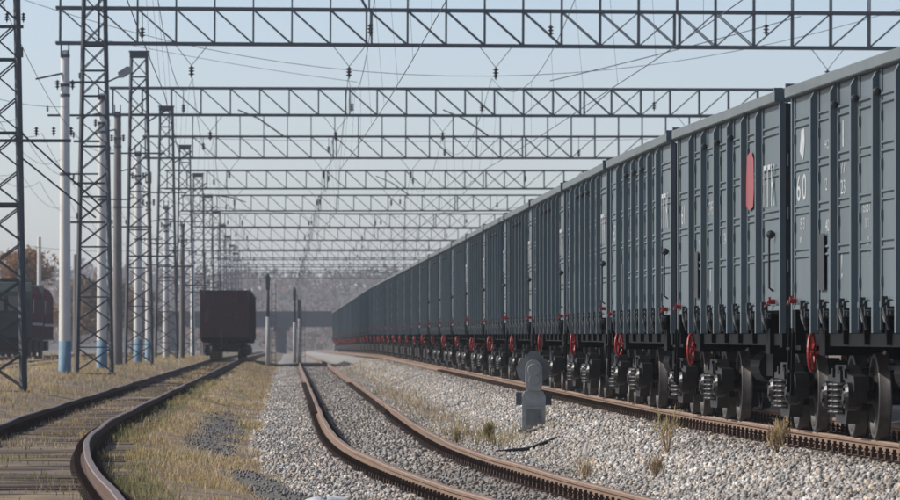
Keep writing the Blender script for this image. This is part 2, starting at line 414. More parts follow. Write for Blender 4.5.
track('rusty old track with weathered wooden sleepers curving along the left', x_left, Z_LEFT, 2, 980, 'wood', 'rail_dark', 'rail_shiny', .012, near=44, count=230, jit=.035)
track('rusty brown track snaking through pale ballast in the middle', x_mid, Z_MID, 2, 980, 'concrete', 'rail_side', 'rail_head', .010, near=48, count=300, jit=.012)
track('brown railed track under the long grey freight train', x_right, Z_RIGHT, 2, 980, 'concrete', 'rail_side', 'rail_head', .004, near=48, count=300, jit=.010)
track('dark track under the red locomotive at the far left', x_far, Z_FAR, 150, 700, 'wood', 'rail_dark', 'rail_dark', .006, near=200, count=0, jit=.02)
track('empty dark track between the locomotive and the row of poles', x_far2, Z_FAR, 150, 700, 'wood', 'rail_dark', 'rail_dark', .006, near=200, count=0, jit=.02)

# ------------------------------------------------------------------ freight wagons (origin on the rail head, +Y along the track)
LEN, HB = 13.92, 6.48
RIB_Y = [(-2.5 + k) * 1.70 for k in range(6)]
_txt = {}
def text_mesh(s, size, material):
    key = (s, size, material)
    if key not in _txt:
        c = bpy.data.curves.new('lettering', 'FONT'); c.body = s; c.size = size; c.align_x = 'CENTER'; c.extrude = .001; c.resolution_u = 3
        o = bpy.data.objects.new('tmp', c); COL.objects.link(o)
        dg = bpy.context.evaluated_depsgraph_get(); dg.update()
        me = bpy.data.meshes.new_from_object(o.evaluated_get(dg)); bpy.data.objects.remove(o)
        me.materials.clear(); me.materials.append(M[material]); _txt[key] = me
    return _txt[key]
TEXT_ROT = Matrix(((0,0,-1),(-1,0,0),(0,1,0))).to_euler()
def stencil(parent, s, y, z, size, material='white_stencil', sx=1.0, x=-1.3535, name='lettering'):
    o = link(name, text_mesh(s, size, material), parent, (x, y + .28, z), TEXT_ROT); o.scale = (sx, 1, 1); return o

def panel_mesh(w, material):
    """pressed side panel, its outside facing -X, centred on y"""
    beads = [1.98, 2.06, 2.46, 2.54, 2.94, 3.02, 3.42, 3.50]
    prof = [(-1.350, 1.46)]
    for z in beads: prof += [(-1.350, z-.022), (-1.374, z-.006), (-1.374, z+.006), (-1.350, z+.022)]
    prof += [(-1.350, 3.75), (-1.33, 3.75), (-1.33, 1.46)]
    b = MB(); b.prism(prof, -w/2 + .09, w/2 - .09, 'y')
    for s in (-1, 1):                                   # folded flanges at both edges
        b.prism([(-1.366, 1.43), (-1.366, 3.75), (-1.325, 3.75), (-1.325, 1.43)], s*(w/2 - .045) - .043, s*(w/2 - .045) + .043, 'y')
    b.box(-1.38, -1.325, -w/2 + .01, w/2 - .01, 1.40, 1.455)
    for z in (1.60, 2.26, 2.76, 3.24):                  # little hinge and rivet plates beside the rib
        b.box(-1.378, -1.35, w/2 - .12, w/2 - .085, z, z + .10)
    return b.mesh('side_panel', material)

def rib_mesh(material):
    b = MB()
    outer = [(-.060, -1.438), (.060, -1.438), (.068, -1.352), (-.068, -1.352)]
    v = []
    for z, k in ((1.14, 1), (1.20, 1), (3.66, 1), (3.735, .55)):
        for y, x in outer: v.append((-1.352 + (x + 1.352) * k, y, z))
    f = [(0,3,2,1), (12,13,14,15)] + [(i*4+k, i*4+(k+1)%4, i*4+4+(k+1)%4, i*4+4+k) for i in range(3) for k in range(4)]
    b.add(v, f)
    for s in (-1, 1): b.box(-1.37, -1.345, s*.095 - .02, s*.095 + .02, 1.17, 3.72)
    return b.mesh('rib', material)

def wheel_mesh():
    b = MB()
    # outside face at x = -.07
    prof = [(.075,-.13),(.075,-.075),(.16,-.055),(.30,-.020),(.40,-.035),(.405,-.070),(.455,-.070),(.462,-.062),(.470,.030),(.500,.045),(.500,.062),(.455,.066),(.405,.060),(.40,.030),(.30,.035),(.16,.060),(.09,.08),(.085,.12)]
    mis = [0,0,0,0,0,1,1,1,1,1,1,0,0,0,0,0,0]
    b.lathe(prof, 'x', 28, mis=mis)
    me = b.mesh('wheel', ['wheel', 'tread']); return me

def side_frame_mesh():
    """cast side frame with its two windows, on the left side at x = -1.02"""
    b = MB(); x0, x1 = -1.10, -.94
    b.prism([(-1.16,.60),(-1.10,.68),(-.62,.70),(-.42,.80),(.42,.80),(.62,.70),(1.10,.68),(1.16,.60),(1.16,.52),(.70,.55),(.40,.63),(-.40,.63),(-.70,.55),(-1.16,.52)], x0, x1, 'x')
    b.prism([(-.74,.56),(-.62,.56),(-.30,.27),(.30,.27),(.62,.56),(.74,.56),(.42,.17),(-.42,.17)], x0+.004, x1-.004, 'x')
    for s in (-1, 1):
        b.box(x0+.008, x1-.008, s*.36 - .055, s*.36 + .055, .25, .66)
        b.prism([(s*.925 - .17, .66), (s*.925 - .14, .40), (s*.925 - .10, .40), (s*.925 - .09, .58), (s*.925 + .09, .58), (s*.925 + .10, .40), (s*.925 + .14, .40), (s*.925 + .17, .66)], x0+.006, x1-.006, 'x')
        b.box(x0 - .03, x0 + .01, s*.50 - .05, s*.50 + .05, .66, .76)
        b.bar((x0 - .02, s*.33, .34), (x0 - .02, s*.62, .60), .03)
    b.box(x0 - .035, x0 + .01, -.12, .12, .70, .78)
    return b.mesh('side_frame', 'bogie')

def spring_mesh():
    b = MB(); prof = []
    for k in range(6):
        z = .275 + k*.056
        prof += [(.078, z), (.104, z+.012), (.108, z+.022), (.104, z+.032), (.078, z+.044)]
    b.lathe(prof, 'z', 14); return b.mesh('spring', 'spring')
M['spring'] = mat('spring_steel', (0.014, 0.016, 0.018), 0.5, var=(0.026, 0.026, 0.028), scale=10)

def axle_box_mesh():
    b = MB(); b.lathe([(.135,.0),(.15,-.03),(.15,-.12),(.125,-.15),(.10,-.15),(.09,-.165)], 'x', 16)
    for k in range(4):
        a = k*math.pi/2 + .6; b.lathe([(.017,-.15),(.017,-.175)], 'x', 6, (0, .095*math.cos(a), .095*math.sin(a)))
    return b.mesh('axle_box', 'bogie')

def bolster_mesh():
    b = MB(); b.prism([(-1.13,.58),(-.9,.52),(-.35,.42),(.35,.42),(.9,.52),(1.13,.58),(1.13,.74),(.4,.80),(-.4,.80),(-1.13,.74)], -.21, .21, 'y')
    b.lathe([(.17,.80),(.17,.90)], 'z', 14)
    for s in (-1, 1):
        b.bar((-.75, s*.38, .42), (.75, s*.38, .42), .09, .08)                 # brake beams
        b.bar((0, s*.38, .42), (0, s*.16, .62), .05)
        for t in (-1, 1): b.box(t*.80-.05, t*.80+.05, s*.41-.025, s*.41+.055, .30, .58)   # brake shoes
        b.bar((-.98, s*.40, .78), (-.98, s*.40, .42), .03)
    return b.mesh('bogie', 'bogie')

def latch_mesh():
    """hatch catch hanging under a side panel"""
    b = MB()
    b.box(-1.41, -1.33, -.05, .05, 1.37, 1.47)
    b.tube([(-1.40,-.02,1.45),(-1.44,-.05,1.38),(-1.42,-.09,1.28),(-1.39,-.08,1.17)], .022, 6)
    b.tube([(-1.38,.20,1.42),(-1.42,.16,1.34),(-1.40,.10,1.24)], .018, 6)
    b.bar((-1.39,-.30,1.335),(-1.39,.30,1.335), .03)
    b.box(-1.43, -1.37, .18, .27, 1.39, 1.50)
    b.lathe([(.035,-1.36),(.035,-1.43)], 'x', 8, (0,-.20,1.34))
    return b.mesh('hatch_latch', 'hardware')

def hook_mesh():
    b = MB(); b.box(-1.42, -1.375, -.125, -.078, 3.50, 3.56)
    b.lathe([(.012,-.155),(.034,-.145),(.042,-.12),(.034,-.095),(.012,-.085)], 'y', 8, (-1.405, 0, 3.53))
    return b.mesh('lashing_hook', 'hardware')

def brake_wheel_mesh():
    b = MB(); n = 24; v = []; f = []
    for k in range(n):
        a = 2*math.pi*k/n
        for j in range(6):
            t = 2*math.pi*j/6; rr = .20 + .017*math.cos(t)
            v.append((.020*math.sin(t), rr*math.cos(a), rr*math.sin(a)))
    for k in range(n):
        for j in range(6): f.append((k*6+j, k*6+(j+1)%6, ((k+1)%n)*6+(j+1)%6, ((k+1)%n)*6+j))
    b.add(v, f)
    for k in range(4):
        a = k*math.pi/2 + .5; b.bar((-.01,0,0), (0,.20*math.cos(a),.20*math.sin(a)), .028)
    b.lathe([(.04,-.05),(.04,.03)], 'x', 10); b.lathe([(.018,.03),(.018,.40)], 'x', 8)
    return b.mesh('brake_wheel', 'red')

def coupler_mesh():
    b = MB(); b.box(-.10,.10,HB-.25,HB+.30,.92,1.10)
    b.prism([(-.20,HB+.28),(-.22,HB+.44),(-.05,HB+.50),(.02,HB+.36),(.10,HB+.40),(.16,HB+.55),(.23,HB+.50),(.20,HB+.28)], .84, 1.20, 'z')
    b.tube([(.35,HB-.05,1.0),(.36,HB+.12,.8),(.30,HB+.30,.62),(.15,HB+.46,.60)], .028, 6)
    b.box(-.5,.5,HB-.14,HB-.02,.86,1.22)
    return b.mesh('coupler', 'black')

def body_mesh(material):
    b = MB()
    for s in (-1, 1):                                   # thin inner skins, ends and the floor
        b.box(s*1.318-.008, s*1.318+.008, -HB+.02, HB-.02, 1.47, 3.74, 0)
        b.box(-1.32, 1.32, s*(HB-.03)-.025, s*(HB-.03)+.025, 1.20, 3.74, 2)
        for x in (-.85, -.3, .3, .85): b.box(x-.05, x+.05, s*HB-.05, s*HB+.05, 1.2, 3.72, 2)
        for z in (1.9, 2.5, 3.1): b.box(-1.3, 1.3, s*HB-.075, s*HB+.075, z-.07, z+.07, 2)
    b.box(-1.31, 1.31, -HB+.06, HB-.06, 1.40, 1.46, 1)
    return b.mesh('body', [material, 'black', 'dark_plate_and_gap_shade' if material == 'paint' else material])  # blue-grey wagons: shade of the gap between cars put into the end walls' colour

def underframe_mesh():
    b = MB()
    b.box(-.26,.26,-HB+.1,HB-.1,.90,1.16)
    for s in (-1, 1):
        b.prism([(s*1.30,1.44),(s*1.33,1.40),(s*.40,1.06),(s*.36,1.10)], -HB+.9, HB-.9, 'y')
        b.box(s*1.19-.06, s*1.19+.06, -HB+.05, HB-.05, 1.00, 1.135)
        b.box(-1.30,1.30,s*4.325-.25,s*4.325+.25,.90,1.20)
        b.box(-1.36,1.36,s*(HB-.15)-.12,s*(HB-.15)+.12,.98,1.24)
        b.bar((s*.75,-3.2,.74),(s*.75,3.2,.78),.05); b.bar((s*.48,-3,.82),(s*.48,3,.70),.045)
    for y in RIB_Y: b.box(-1.30,1.30,y-.06,y+.06,1.02,1.38)
    b.lathe([(.02,-.55),(.19,-.50),(.20,.50),(.02,.55)], 'y', 14, (-.72, .9, .72))
    b.box(-.95,-.55,-1.6,-.9,.62,.95)
    return b.mesh('underframe', 'black')

def end_gear_mesh():
    """steps, lever brackets and air pipe at a wagon's corner (at y = +HB, left side)"""
    b = MB()
    for dy in (0, .34): b.bar((-1.40, HB-.06-dy, 1.20), (-1.42, HB-.06-dy, .45), .035)
    for z in (.47, .72, .97): b.bar((-1.42, HB-.06, z), (-1.42, HB-.40, z), .05, .03)
    b.box(-1.42,-1.34,HB-.75,HB-.55,1.15,1.40)
    b.bar((-1.36,HB-.9,.98),(-1.36,HB-.2,.98),.05)
    return b.mesh('corner_step', 'black')

def valve_mesh():
    b = MB(); b.bar((-1.43,.00,1.50),(-1.45,-.24,1.54),.026); b.lathe([(.03,-1.36),(.03,-1.44)],'x',8,(0,0,1.50)); b.bar((-1.44,.02,1.5),(-1.44,.18,1.46),.022)
    return b.mesh('brake_valve', 'red')

def grab_mesh():
    b = MB(); b.tube([(-1.36,0,1.62),(-1.41,0,1.66),(-1.41,0,2.20),(-1.40,-.03,2.26),(-1.37,-.05,2.28)], .014, 6)
    b.lathe([(.02,-.07),(.05,-.05),(.05,0),(.02,.02)], 'y', 8, (-1.40,-.04,2.27))
    return b.mesh('grab_rail', 'dark_plate_and_gap_shade')

def make_wagon(material, topmat, name='gondola_wagon', sleek=True):
    t = link(name, None)
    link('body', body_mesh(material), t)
    link('underframe', underframe_mesh(), t)
    b = MB()
    for s in (-1, 1):
        b.prism([(s*1.335,3.755),(s*1.44,3.755),(s*1.45,3.765),(s*1.45,3.865),(s*1.443,3.875),(s*1.335,3.875)], -HB-.03, HB+.03, 'y')
        b.box(-1.33,1.33,s*HB-.06,s*HB+.06,3.755,3.87)
        for q in (-1, 1): b.box(s*1.40-.05, s*1.40+.05, q*(HB-.06)-.04, q*(HB-.06)+.04, 3.876, 3.915)
    link('top_rail', b.mesh('top_rail', topmat), t)
    rib = rib_mesh(material); pan = panel_mesh(1.70-.19, material); we = HB - .07 - RIB_Y[-1] - .095 - .06
    pe = panel_mesh(we, material)
    cp = MB(); cp.prism([(-1.385,-.06),(-1.385,.055),(-1.32,.06),(-1.32,-.065)], 1.14, 3.752, 'z'); cp = cp.mesh('corner_post', material)
    lat, hook, gear, valve = latch_mesh(), hook_mesh(), end_gear_mesh(), valve_mesh()
    for s in (0, math.pi):
        rot = (0, 0, s); c = -1 if s else 1
        for y in RIB_Y: link('rib', rib, t, (0, c*y, 0), rot)
        for k in range(5): link('side_panel', pan, t, (0, c*(RIB_Y[k]+.85), 0), rot)
        for q in (-1, 1):
            link('side_panel', pe, t, (0, q*(RIB_Y[-1]+.095+we/2+.01), 0), rot)
            link('corner_post', cp, t, (0, q*(HB-.065), 0), rot)
        for y in RIB_Y[:3]: link('lashing_hook', hook, t, (0, c*(y + 3.4), 0), rot)
        for k in range(7): link('hatch_latch', lat, t, (0, c*(-5.05 + k*1.68), 0), rot)
        link('corner_step', gear, t, (0,0,0), rot)
    link('brake_valve', valve, t, (0, HB-.35, 0)); link('brake_valve', valve, t, (0, -HB+.75, 0))
    link('grab_rail', grab_mesh(), t, (0, -HB+.95, 0))
    cm = coupler_mesh(); link('coupler', cm, t); link('coupler', cm, t, (0,0,0), (0,0,math.pi))
    link('brake_wheel', brake_wheel_mesh(), t, (-1.34, HB-1.55, .93), (0, 0, R(-17)))
    wm, sf, sp, ab, bo = wheel_mesh(), side_frame_mesh(), spring_mesh(), axle_box_mesh(), bolster_mesh()
    ax = MB(); ax.lathe([(.07,-.98),(.07,-.85),(.09,-.8),(.085,0),(.09,.8),(.07,.85),(.07,.98)], 'x', 12); ax = ax.mesh('axle', 'wheel')
    for e in (-1, 1):
        g = link('bogie', bo, t, (0, e*4.325, 0))
        for s in (0, math.pi):
            link('side_frame', sf, g, (0,0,0), (0,0,s)); sg = -1 if s == 0 else 1
            for dy in (-.17, .17): link('spring', sp, g, (sg*1.09, dy, -.02), scale=(1.2, 1.2, 1.05))
            for dy in (-.925, .925):
                link('wheel', wm, g, (sg*.7925, dy, .465), (0,0,s)).data.shade_smooth()
                link('axle_box', ab, g, (sg*1.03, dy, .465), (0,0,s))
        for dy in (-.925, .925): link('axle', ax, g, (0, dy, .465))
    return t

def place_wagon(t, fx, z0, yc):
    a, b = yc - 4.325, yc + 4.325
    t.location = (float(fx(a) + fx(b))/2, yc, z0 + float(fall(yc)))
    t.rotation_euler = (math.atan2(float(fall(b)-fall(a)), 8.65), 0, -math.atan2(float(fx(b)-fx(a)), 8.65))

proto = make_wagon('paint', 'steel_rim')
bpy.context.view_layer.update()
NEAR_SKIP = ()
FAR_SKIP = ('hatch_latch', 'lashing_hook', 'axle', 'grab_rail', 'corner_step', 'axle_box')
numbers = ['60813402','61274955','63158240','59046713','62803391','60337528']
wagons = []
for i in range(38):
    yc = 66.8 - LEN/2 + i*LEN
    w = proto if i == 0 else copy_tree(proto, None, () if i < 12 else FAR_SKIP)
    place_wagon(w, x_right, Z_RIGHT, yc)
    if i == 0: lab = 'blue-grey open freight wagon nearest the camera, cut by the right edge'
    elif i == 1: lab = 'blue-grey freight wagon with a red emblem and white letters, second from the right'
    elif i == 37: lab = 'last blue-grey freight wagon at the far end of the long train'
    else: lab = 'blue-grey open freight wagon, %s from the right in the long train' % ordinal(i)
    tag(w, lab, 'freight wagon', 'blue-grey wagons of the long train')
    wagons.append(w)
    fade = 1.0 if i < 2 else random.uniform(.86, 1.12)
    for ch in w.children:
        n0 = ch.name.split('.')[0]
        if n0 in ('body', 'rib', 'side_panel', 'corner_post'): ch['fade'] = fade
        if n0 == 'brake_wheel' and i > 1:
            ch.rotation_euler = (random.uniform(0, 1.5), 0, R(random.uniform(-28, -8))); ch.location.y += random.uniform(-.25, .25); ch.location.z += random.uniform(-.06, .05)
            k_ = random.uniform(.8, 1.0); ch.scale = (k_, k_, k_)
        if n0 == 'brake_valve' and i > 1: ch.location.y += random.uniform(-.25, .15); ch.location.z += random.uniform(-.08, .05)
# lettering: bays are counted from the far end
bay = [RIB_Y[-1] + 1.2] + [RIB_Y[-1] - .85 - 1.7*k for k in range(5)] + [RIB_Y[0] - 1.15]
for i, w in enumerate(wagons[:9]):
    no = numbers[i % 6]
    lod = i < 4
    if i == 0:
        e = MB(); e.prism([(-.22,-.10),(-.1,.13),(.2,.15),(.24,-.02),(.08,-.2)], 0, .002, 'z'); o = e.build('emblem', 'white_stencil', w); o.location = (-1.3535, bay[0]+.2, 3.24); o.rotation_euler = TEXT_ROT
        stencil(w, no[0], bay[0]+.26, 2.60, .42, sx=1.9); stencil(w, no[1], bay[0]-.26, 2.60, .42, sx=1.9)
        stencil(w, no[2:5], bay[0]-.1, 2.28, .19, sx=1.5); stencil(w, 'м³', bay[0]+.05, 2.13, .13, sx=1.5)
        stencil(w, 'НС', bay[1]-.2, 3.10, .13, sx=2); stencil(w, '12', bay[1]-.1, 2.66, .19, sx=1.6); stencil(w, no[5:7], bay[1]-.25, 2.22, .19, sx=1.7)
        stencil(w, 'I', bay[2]+.1, 3.08, .40, sx=2.2); stencil(w, '77\n23', bay[2]+.1, 2.80, .21, sx=1.9); stencil(w, '!', bay[2]+.2, 1.72, .4, sx=1.5)
        stencil(w, no[:4], bay[3]-.1, 2.36, .17, sx=1.7); stencil(w, '101', bay[3]-.1, 2.20, .15, sx=1.7); stencil(w, '24\n17', bay[3]-.2, 2.03, .13, sx=1.5)
        p = MB(); p.box(-.012,0,-.24,.24,1.60,2.20); link('notice_plate', p.mesh('notice_plate', 'dark_plate_and_gap_shade'), w, (-1.376, bay[1]+.3, 0))
    else:
        stencil(w, no[:2], bay[0]+.15, 2.60, .36, sx=1.6)
        stencil(w, no[2:], bay[2], 2.65, .24, sx=.9)
        stencil(w, '77', bay[1]-.2, 2.2, .22, sx=1.5); stencil(w, 'I', bay[2]+.1, 1.68, .4, sx=2)
        stencil(w, '24', bay[3]-.1, 2.25, .2, sx=1.4)
        stencil(w, 'ПГК', bay[6]-.05, 2.60, .66, sx=.95, x=-1.3765)
        if lod:
            p = MB(); p.box(-.012,0,-.22,.22,1.60,2.20); link('notice_plate', p.mesh('notice_plate', 'dark_plate_and_gap_shade'), w, (-1.376, bay[1]+.3, 0))
    if i == 1:
        e = MB()
        for (a, b, c, d) in ((-.46,.46,2.60,3.30),):
            e.prism([(a,c+.06),(-.1,c),(b-.1,c+.03),(b,c+.25),(b-.04,d-.1),(.1,d),(a+.12,d-.05),(a+.04,d-.3)], 0, .002, 'z')
        o = e.build('emblem', 'red_stencil', w); o.location = (-1.3765, bay[5]+.33, 0); o.rotation_euler = TEXT_ROT

brown = make_wagon('brown_paint', 'brown_paint')
bpy.context.view_layer.update()
for i in range(4):
    w = brown if i == 0 else copy_tree(brown, None, FAR_SKIP)
    place_wagon(w, x_left, Z_LEFT, 342 + i*LEN)
    tag(w, ['dark brown open freight wagon showing its end on the left track', 'dark brown wagon right behind the one that ends the left string',
            'third brown wagon of the string on the left track, behind two others', 'rearmost brown wagon of the string on the left track'][i], 'freight wagon', 'brown wagons on the left track')

# ------------------------------------------------------------------ gantries, masts, poles, wires
GY = [142 + 65*k for k in range(13)]                 # where the gantries stand
G_LEN, G_H, G_P = 42.88, 1.22, 1.34
def gantry_x(y): return 7.9 - SL*(y - 207)
def gantry_z(y): return 11.6 + float(fall(y))
G_ROT = -math.atan(-SL)
def on_axis(p, loc, rot):                            # local to world
    c, s = math.cos(rot), math.sin(rot)
    return Vector((loc[0] + p[0]*c - p[1]*s, loc[1] + p[0]*s + p[1]*c, loc[2] + p[2]))

def insulator_mesh():
    b = MB(); prof = [(.012, .10), (.03, .09)]
    for k in range(3): prof += [(.04, .06-k*.11), (.105, .03-k*.11), (.11, .012-k*.11), (.05, -.01-k*.11)]
    prof += [(.03, -.27), (.012, -.34)]
    b.lathe(prof[::-1], 'z', 12); return b.mesh('insulator', 'insul')
INS = insulator_mesh()

def gantry_members(double):
    """yields (name, p, q, w, h) for every bar of the crossbeam"""
    n = int(round(G_LEN / G_P)); x0 = -G_LEN/2
    for y in (-.33, .33):
        for z in ((0, G_H, 2*G_H) if double else (0, G_H)): yield ('chord', (x0-.15, y, z), (x0+G_LEN+.15, y, z), .085, .105 if z < 2*G_H else .06)
        for k in range(n+1):
            x = x0 + k*G_P
            splice = k in (8, 16, 24)
            for dx in ((-.09, .09) if splice else (0,)):
                yield ('post', (x+dx, y, .05), (x+dx, y, G_H-.05), .06, .05)
            if double: yield ('upper_post', (x, y, G_H+.05), (x, y, 2*G_H-.03), .05, .045)
            if k < n:
                a, b = (x+.04, y, G_H-.05), (x+G_P-.04, y, .05)
                c, d = (x+.04, y+.02, .05), (x+G_P-.04, y+.02, G_H-.05)
                if k < 18: yield ('diagonal', a, b, .05, .04)
                if k >= 14: yield ('diagonal', c, d, .05, .04)
    for k in range(0, n+1):
        x = x0 + k*G_P
        for z in (0, G_H): yield ('cross_tie', (x, -.30, z), (x, .30, z), .045, .04)

def hang(parent, x, z_top, drop, spread=.55):
    """V of two rods with an insulator below the lower chord"""
    for s in (-1, 1): beam('hanger_rod', (x + s*spread, 0, z_top), (x, 0, z_top - drop + .1), .022, .022, 'wire', parent)
    link('insulator', INS, parent, (x, 0, z_top - drop))

HANG = [-16.85, -11.45, -6.45, 5.1]                   # local x of the suspension points over the tracks
_far = {}
gantries = []
for k, y in enumerate(GY):
    double = k in (1, 3)
    loc = (gantry_x(y), y, gantry_z(y)); rot = G_ROT
    g = link('overhead_gantry', None, loc=loc, rot=(R(0), R(.30 if k == 1 else random.uniform(-.1, .12)), rot))
    tag(g, ['lattice crossbeam high above the nearest mast, mostly out of the picture', 'nearest lattice crossbeam in view along the top of the picture',
            'second lattice crossbeam down from the top, below the topmost one'][k] if k < 3 else
           '%s lattice crossbeam down from the top of the picture' % ordinal(k-1) + (' with a lighter upper tier' if k == 3 else ''), 'gantry', 'lattice crossbeams over the tracks')
    if k in (1, 2, 3, 4):
        for nm, p, q, w, h in gantry_members(double): beam(nm, p, q, w, h, 'gantry', g)
    else:
        if double not in _far:
            _far[double] = {}
            for nm, p, q, w, h in gantry_members(double):
                _far[double].setdefault(nm, MB()).bar(p, q, w, h)
            _far[double] = {nm: b.mesh(nm, 'gantry') for nm, b in _far[double].items()}
        for nm, me in _far[double].items():
            o = link(nm, me, g)
            if nm != 'chord': tag(o, kind='stuff')
    for x in HANG: hang(g, x + random.uniform(-.2, .2), -.05, .80)
    for x in (-18.3, -10.8, -4.6, 3.0):               # post insulators inside the truss
        z = .55 + random.uniform(-.25, .25); x += random.uniform(-.3, .3)
        beam('hanger_rod', (x, -.36, G_H), (x, -.36, z + .05), .03, .03, 'wire', g)
        link('insulator', INS, g, (x, -.40, z))
    if k in (1, 3, 5):
        for x, dx in {1: ((-11.8, 1.0),), 3: ((-16.2, 2.6), (-4.6, 2.6)), 5: ((-16.5, -2.4), (-6.3, 2.6))}[k]:
            zt = G_H
            beam('outrigger_arm', (x, -.45, zt + (1.5 if dx > 0 else -.55)), (x + dx*.45, -.45, zt + (1.0 if dx > 0 else -.2)), .07, .07, 'mast', g)
            beam('outrigger_arm', (x + dx*.45, -.45, zt + (1.0 if dx > 0 else -.2)), (x + dx, -.45, zt), .085, .085, 'mast', g)
    gantries.append(g)

# lattice masts
M_W0, M_W1, M_TOP = 1.22, .70, 13.95
def mast_members():
    n = 16; hw = lambda z: (M_W0 + (M_W1 - M_W0)*z/M_TOP)/2
    zs = [M_TOP*(1 - (1 - i/n)**1.0) for i in range(n+1)]
    for sx in (-1, 1):
        for sy in (-1, 1): yield ('leg', (sx*hw(0), sy*hw(0), -.2), (sx*hw(M_TOP), sy*hw(M_TOP), M_TOP), .095, .095)
    for i in range(n):
        a, b = hw(zs[i]), hw(zs[i+1]); za, zb = zs[i] + .05, zs[i+1] - .02
        for s in (-1, 1):
            yield ('brace', (-a, s*a, za), (b, s*b, zb), .045, .035)
            yield ('brace', (a, s*(a+.03), za), (-b, s*(b+.03), zb), .045, .035)
            yield ('brace', (s*a, -a, za), (s*b, b, zb), .035, .045)
            yield ('brace', (s*(a+.03), a, za), (s*(b+.03), -b, zb), .035, .045)
            if i % 2 == 0:
                yield ('strut', (-b, s*b, zb+.02), (b, s*b, zb+.02), .05, .045)
                yield ('strut', (s*b, -b, zb+.02), (s*b, b, zb+.02), .045, .05)
_mast = {}
for nm, p, q, w, h in mast_members(): _mast.setdefault(nm, MB()).bar(p, q, w, h)
_mast = {nm: b.mesh(nm, 'mast') for nm, b in _mast.items()}
_cap = MB(); _cap.box(-.42,.42,-.40,.40,M_TOP,M_TOP+.26); _cap.box(-.46,.46,-.44,.44,M_TOP+.26,M_TOP+.31); _cap = _cap.mesh('cap', 'mast')
_foot = MB(); _foot.box(-.85,.85,-.85,.85,-.6,-.10); _foot.box(-.74,.74,-.74,.74,-.10,-.02); _foot = _foot.mesh('footing', 'concrete_brown')

def lamp(parent, x, y, z, side):
    beam('lamp_arm', (x, y, z), (x + side*.45, y - .1, z + .20), .05, .05, 'mast', parent)
    b = MB(); b.prism([(0,-.09),(.16,-.15),(.52,-.11),(.60,.02),(.42,.14),(.05,.10)], -.15, .15, 'y')
    o = b.build('lamp_head', 'signal_base', parent); o.location = (x + side*.38, y - .1, z + .22); o.rotation_euler = (0, R(-28*side), 0)

def crossarm(parent, z, x0, x1, y=-.62, n=2, w=.075):
    beam('crossarm', (x0, y, z), (x1, y, z), w, w, 'mast', parent)
    for i in range(n):
        x = x1 + (x0 - x1)*(i/(max(n-1, 1)))*.35 if abs(x1) > abs(x0) else x0 + (x1 - x0)*(i/(max(n-1, 1)))*.35
        link('insulator', INS, parent, (x, y, z + .28), None, scale=(.5, .5, .55))

masts = []
for k, y in enumerate(GY):
    for side in (0, 1):
        lx = -20.25 if side == 0 else 20.25
        p = on_axis((lx, 0, 0), (gantry_x(y), y, 0), G_ROT)
        if k == 0 and side == 0: p.x -= .25
        m = link('lattice_mast', None, loc=(p.x, p.y, .28 + float(fall(y))), rot=(0, 0, G_ROT))
        if side == 0:
            lab = ['tall lattice mast cut by the left edge of the picture', 'lattice mast with a street lamp, second from the left edge',
                   'lattice mast with dark cap, third from the left edge'][k] if k < 3 else '%s lattice mast of the receding left row' % ordinal(k)
        else: lab = '%s lattice mast of the row hidden behind the grey train' % ordinal(k)
        tag(m, lab, 'mast', 'lattice masts left of the tracks' if side == 0 else 'lattice masts behind the train')
        if side == 0 and k < 4:
            for nm, a, b, w, h in mast_members(): beam(nm, a, b, w, h, 'mast', m)
        else:
            for nm, me in _mast.items(): tag(link(nm, me, m), kind='stuff')
        link('cap', _cap, m); link('footing', _foot, m)
        masts.append(m)
        if side == 0:
            if k == 0:
                crossarm(m, 8.6, -.5, .62); crossarm(m, 5.9, -.6, 1.75, n=3); crossarm(m, 4.4, -.6, .5)
                beam('guy_strut', (.45, -.5, 6.2), (2.45, .4, 4.35), .035, .035, 'wire', m); beam('guy_strut', (.45, -.5, 5.6), (2.3, .4, 4.1), .035, .035, 'wire', m)
                b = MB(); b.box(-.09,.09,-.08,.08,-.12,.12); o = b.build('junction_box', 'mast', m); o.location = (.52, -.55, 8.0)
            if k == 1:
                lamp(m, .45, -.6, 10.05, 1); crossarm(m, 10.05, -1.0, .45); crossarm(m, 10.45, -.45, .45, n=0); crossarm(m, 8.9, -1.6, .45, n=2)
                crossarm(m, 6.55, -.7, .4, n=1); crossarm(m, 5.2, -1.1, .4, n=2); crossarm(m, 8.0, -.7, .2, n=1)
            if k >= 2:
                crossarm(m, 9.3 + .3*math.sin(k), -1.3, 1.2, n=2); crossarm(m, 6.6 + .5*math.sin(2*k), -1.2, .6, n=2)
                crossarm(m, 5.0 + .4*math.sin(3*k), -.5, 1.6, n=2)
                beam('outrigger_arm', (.4, -.5, 11.0), (1.5, -.5, 11.7), .07, .07, 'mast', m)

